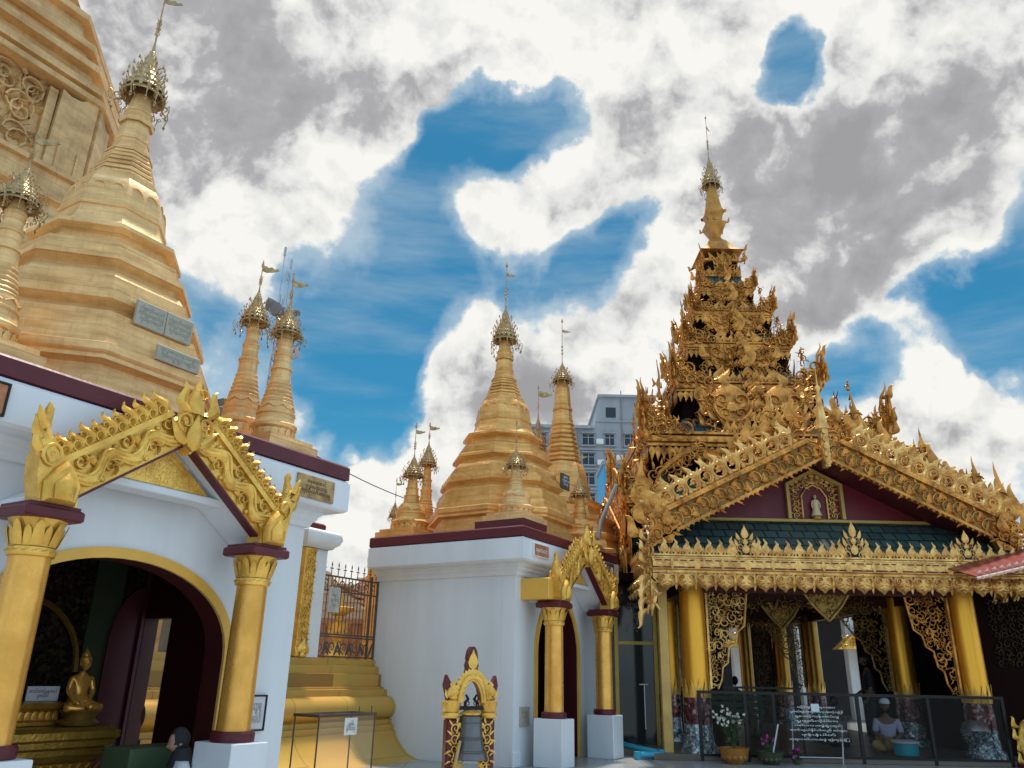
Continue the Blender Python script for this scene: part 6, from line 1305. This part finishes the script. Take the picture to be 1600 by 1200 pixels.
bw = thing('offering_bowl', 'silvery offering bowl on a stand at right end of glass railing', 'bowl', (6.70, 12.15, .08)); b = MB(); b.lathe([(.16, 0), (.17, .03), (.08, .08), (.06, .14), (.16, .22), (.20, .34), (.21, .36), (.19, .36), (.12, .24)], 20); ring_of(b, PETAL, 14, .13, .2, .06, .13, .03, .4); b.build('bowl', MOSB, bw, 40); b = MB(); b.lathe([(.19, .361), (.14, .46), (.03, .52), (.02, .58), (.0, .6)], 20); b.build('lid', STEEL, bw, 40)
ng = thing('naga_post', 'gilded naga ornament at the floor right of glass railing', 'ornament', (7.12, 11.78, 0)); b = MB()
b.tube([(0, 0, 0), (.04, 0, .15), (-.02, 0, .32), (.02, 0, .48), (.05, -.02, .56), (.03, -.08, .60)], [.05, .05, .045, .035, .04, .012], 8)
for k in range(7): b.st(TONGC, (.02*math.sin(k), 0, .06+.075*k), X_*(1 if k % 2 else -1), Z_, -Y_, .22, .17, .2, -.5)
b.build('body', GILT, ng, 40); b = MB(); b.bbox(-.09, .09, -.09, .09, -.0, .05, .01); b.build('plinth', MAROON, ng, 20)
# ---------------------------------------------------------------- left flank of the pavilion
b = MB(); b.bbox(2.245, 2.385, 12.10, 12.24, 0, 2.42, .01); tag(b.build('gilded_post', mat('worn_gilt_post', (.60, .38, .12), .4, .25, .6, 4, (.40, .22, .06)), None, 20), 'square gilded post at front left corner of the pavilion', 'post')
CS = thing('cream_shrine', 'cream walled shrine with maroon roof edge between white shrine and pavilion', 'shrine', AB(13.2, -5.72, 0), RZ)
b = MB(); b.box(-2.6, 0, -1.3, -.62, 0, 2.3); b.box(-2.6, -.35, -.62, 1.9, 0, 2.3); b.build('wall', CREAM, CS, 20)
b = MB(); b.box(-2.7, .06, -1.34, -.55, 2.302, 2.62); b.box(-2.7, -.28, -.549, 2.0, 2.3, 2.66); b.box(-2.65, .02, -1.3, -.5, 2.62, 2.74); b.build('roof_edge', MAROON, CS, 20)
b = MB(); b.box(-.3, -.05, -.545, .3, 2.32, 2.74); b.build('roof_box', MAROON, CS, 20)
gd = thing('glazed_door', 'tall tinted glass door with gold frame between cream wall and gilded post', 'door', (2.10, 13.35, 0)); b = MB()
for x in (-.33, .30): b.box(x-.03, x+.03, -.03, .03, 0, 2.55)
for z in (.0, 1.55, 2.5): b.box(-.30, .27, -.025, .025, z, z+.05)
b.build('frame', mat('brass_frame', (.38, .26, .06), .35, .5, .4, 6), gd, 0)
for z0, z1 in ((.05, 1.55), (1.6, 2.5)): b = MB(); b.box(-.3, .27, -.006, .006, z0, z1); b.build('glass_pane', GLASSD, gd, 0)
b = MB(); text_mb('ဝင်ပေါက်\nအလှူခံ\nရွှေသင်္ကန်း', 1, b, (0, -.007, 2.0), X_, Z_, -Y_, fit=(.34, .55)); b.build('lettering', mat('faint_lettering', (.20, .21, .20), .6), gd, 0)
b = MB(); b.tube([(.10, -.02, .3), (.10, -.02, .95)], .01, 5); b.tube([(.02, -.03, .95), (.16, -.03, .95)], .014, 5); b.build('handle', STEEL, gd, 40)
b = MB(); P = [at(u, v, y) for u, v, y in ((934, 842, 12.5), (939, 815, 12.6), (963, 758, 12.9))]; b.tube(P, .034, 8); tag(b.build('drain_pipe', PIPEW, None, 40), 'grey plastic drain pipe climbing from maroon roof beside pavilion', 'pipe')
b = MB(); P = [at(u, v, y) for u, v, y in ((972, 1158, 12.6), (1000, 1168, 12.3), (1034, 1181, 12.0))]; P = [np.array([p[0], p[1], .13-.03*i]) for i, p in enumerate(P)]
P += [P[-1]+np.array([-.08, -.10, -.01]), P[-1]+np.array([-.36, -.16, -.01]), P[-1]+np.array([-.38, -.17, -.07])]; b.tube(P, .042, 10); b.lathe([(.05, -.06), (.05, .05)], 12, P[2]); b.lathe([(.05, -.06), (.05, .04)], 12, P[4]); tag(b.build('water_pipe', PVC, None, 40), 'bright blue plastic water pipe with elbows lying on the ground', 'pipe')
# red awning and dark hall at the right
AW = thing('red_awning', 'corrugated red metal awning entering at right edge over dark doorway', 'awning', (6.30, 11.0, 2.42)); b = MB(); n = 60; v = []; f = []
for i in range(n+1):
    x = 2.6*i/n; z = .26*x/1.0*.9+.005*math.sin(i*1.6)
    for y, dz in ((-.25, 0), (.55, .22)): v.append((x, y, z+dz)); v.append((x, y, z+dz-.012))
for i in range(n): k = 4*i; f += [(k, k+4, k+6, k+2), (k+1, k+3, k+7, k+5), (k, k+1, k+5, k+4)]
b.add(v, f); b.build('sheet', REDROOF, AW, 30)
b = MB()
for i in range(24): x = .08+.105*i; b.st(FLEAF, (x, -.2, .26*x*.9+.01), X_, Z_+X_*.2, -Y_, .10, .07, .06); b.st(DROP, (x, -.26, .26*x*.9-.01), X_, -Z_, -Y_, .08, .05, .06)
b.tube([(0, -.25, -.03), (2.6, -.25, .58)], .022, 6); b.build('trim', mat('pink_white_trim', (.62, .42, .36), .5), AW, 35)
b = MB(); b.box(.95, 1.03, -.1, -.02, -2.42, .15); b.build('prop', MARD, AW, 0)
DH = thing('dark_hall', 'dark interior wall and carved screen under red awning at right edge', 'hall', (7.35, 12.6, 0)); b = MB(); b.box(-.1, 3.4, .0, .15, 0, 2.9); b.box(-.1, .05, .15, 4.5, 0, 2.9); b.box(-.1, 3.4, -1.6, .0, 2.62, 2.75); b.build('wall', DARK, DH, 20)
b = MB(); carve(b, (.1, -.02, 1.3), X_, Z_, -Y_, 1.6, 1.2, .13, 9); b.build('carved_screen', mat('black_gilt_carving', (.06, .035, .012), .4, .4, .6, 8), DH, 35)
# ---------------------------------------------------------------- far buildings
OF = thing('office_block', 'weathered grey white office block with dark windows behind the stupas', 'building', (6.1, 60, 0)); b = MB(); b.box(-5.2, 5.5, 0, 9, 0, 19.6); b.prism([(.55, 19.6), (5.5, 19.6), (5.5, 22.3), (1.0, 22.3)], (0, 0, 0), X_, Z_, Y_, 9); b.build('wall', OFFW, OF, 20)
b = MB(); b.box(-5.35, .5, -.25, 9, 19.6, 19.85); b.box(.85, 5.6, -.25, 9.1, 22.3, 22.5)
for z in (17.85, 16.25, 14.65, 13.05, 20.2): b.box(-5.25 if z < 20 else .62, 5.55, -.12, -.002, z, z+.14)
b.build('parapet_and_bands', OFFW, OF, 20)
for z in (18.25, 16.65, 15.05, 13.45, 11.85):
    for x, w2 in ((-3.75, .95), (-1.9, .95), (.05, .95), (1.75, .75), (3.4, .95)):
        b = MB(); b.box(x-w2/2, x+w2/2, -.02, .02, z, z+.9); wi = b.build('window', WINDG, OF, 0); b = MB()
        for q in (-.5, 0, .5): b.box(x+q*w2-.03, x+q*w2+.03, -.07, -.021, z, z+.9)
        b.box(x-w2/2, x+w2/2, -.075, -.021, z+.62, z+.67); b.box(x-w2/2-.1, x+w2/2+.1, -.22, -.021, z-.1, z-.001); b.box(x-w2/2-.1, x+w2/2+.1, -.32, -.021, z+.95, z+1.02); b.build('frame', OFFW, wi, 0)
for x, z in ((-2.8, 18.3), (1.0, 16.6), (-2.8, 15.1), (.95, 18.3), (2.5, 17.0)): b = MB(); b.bbox(x-.28, x+.28, -.38, -.02, z, z+.42, .03); b.lathe([(.17, 0), (.17, .02), (.15, .03)], 14, M=np.array([[1, 0, 0, x-.05], [0, 0, -1, -.38], [0, 1, 0, z+.21], [0, 0, 0, 1.]])); b.build('air_conditioner', WHITE2, OF, 30)
b = MB(); b.tube([(-.75, -.1, 0), (-.75, -.1, 19.5)], .06, 6); b.build('downpipe', PIPEW, OF, 30); b = MB(); b.tube([(2.75, -.1, 0), (2.75, -.1, 22.2)], .05, 6); b.build('downpipe', PIPEW, OF, 30)
b = MB(); b.box(1.5, 2.3, -.02, .02, 20.6, 21.45); b.build('window', WINDG, OF, 0); b = MB(); b.tube([(3.2, 3, 22.4), (3.2, 3, 24)], .04, 4); b.tube([(1.5, 3, 22.4), (1.5, 3, 23.6)], .03, 4); b.build('roof_rods', BLACKM, OF, 40)
BB = thing('blue_building', 'bright blue clad building sliver left of the carved pavilion', 'building', (5.32, 40, 0)); b = MB(); b.box(-.42, 1.5, 0, 3, 0, 11.5); b.prism([(-.42, 0), (0, 0), (0, 9.6), (-.75, 8.6), (-.75, 7.2)], (-.0, .4, 0), X_, Z_, Y_, 2); b.build('cladding', BLUEP, BB, 20)
b = MB(); b.box(-.05, .75, -.05, -.002, 9.3, 10.0); b.box(-.05, .75, -.05, -.002, 10.55, 11.3); b.build('pale_panel', mat('pale_blue_panel', (.35, .55, .68), .5), BB, 0); b = MB(); b.box(-.5, 1.5, -.08, 3.1, 11.5, 11.7); b.box(-.44, .8, -.06, -.003, 8.2, 8.35); b.build('cornice', OFFW, BB, 0)
FH = thing('far_temple_hall', 'white columned temple hall with golden porch seen through the pavilion', 'hall', (0, 25, 0)); b = MB(); b.box(2, 15, 3.0, 3.2, 0, 5); b.box(2, 15, 0, 3.2, 3.6, 3.8); b.build('wall', mat('grey_hall_wall', (.05, .042, .04), .7, 0, .4, 1), FH, 20)
for x in (6.95, 7.35, 8.93, 10.4, 11.1, 12.3):
    b = MB(); b.bbox(x-.14, x+.14, -.15, .15, 0, 3.6, .02); b.bbox(x-.2, x+.2, -.2, .2, 3.3, 3.598, .02); b.build('column', WHITE2, FH, 20)
b = MB(); b.prism([(-.4, 3.802), (3.4, 4.9), (3.4, 5.0), (-.4, 3.9)], (2, 0, 0), Y_, Z_, X_, 13); b.build('roof', TERRA, FH, 20)
for x in (7.3, 10.6):
    b = MB(); b.prism([(-.9, 0), (.9, 0), (.55, .3), (.25, .45), (0, .8), (-.25, .45), (-.55, .3)], (x, -.9, 1.95), X_, Z_, Y_, .5); carve(b, (x-.8, -.92, 1.96), X_, Z_, -Y_, 1.6, .35, .2, 4); b.build('golden_porch', GILT, FH, 35)
for x in (10.78, 11.5): b = MB(); b.box(x-.14, x+.14, -.3, -.2, 0, 2.0); b.build('blue_shutter', mat('blue_shutter', (.03, .14, .20), .5), FH, 20)
b = MB(); b.box(7.6, 8.4, -.2, -.1, .0, .55); b.build('yellow_panel', mat('pale_yellow_panel', (.72, .62, .22), .5), FH, 20)
b = MB(); b.box(10.2, 10.9, -1.1, -1.0, 2.1, 2.5); b.build('yellow_signboard', mat('yellow_sign', (.62, .48, .16), .5), FH, 20)
b = MB(); text_mb('ဓမ္မာရုံ', 1, b, (10.55, -1.11, 2.3), X_, Z_, -Y_, fit=(.5, .2)); b.build('lettering', LETK, FH, 0)
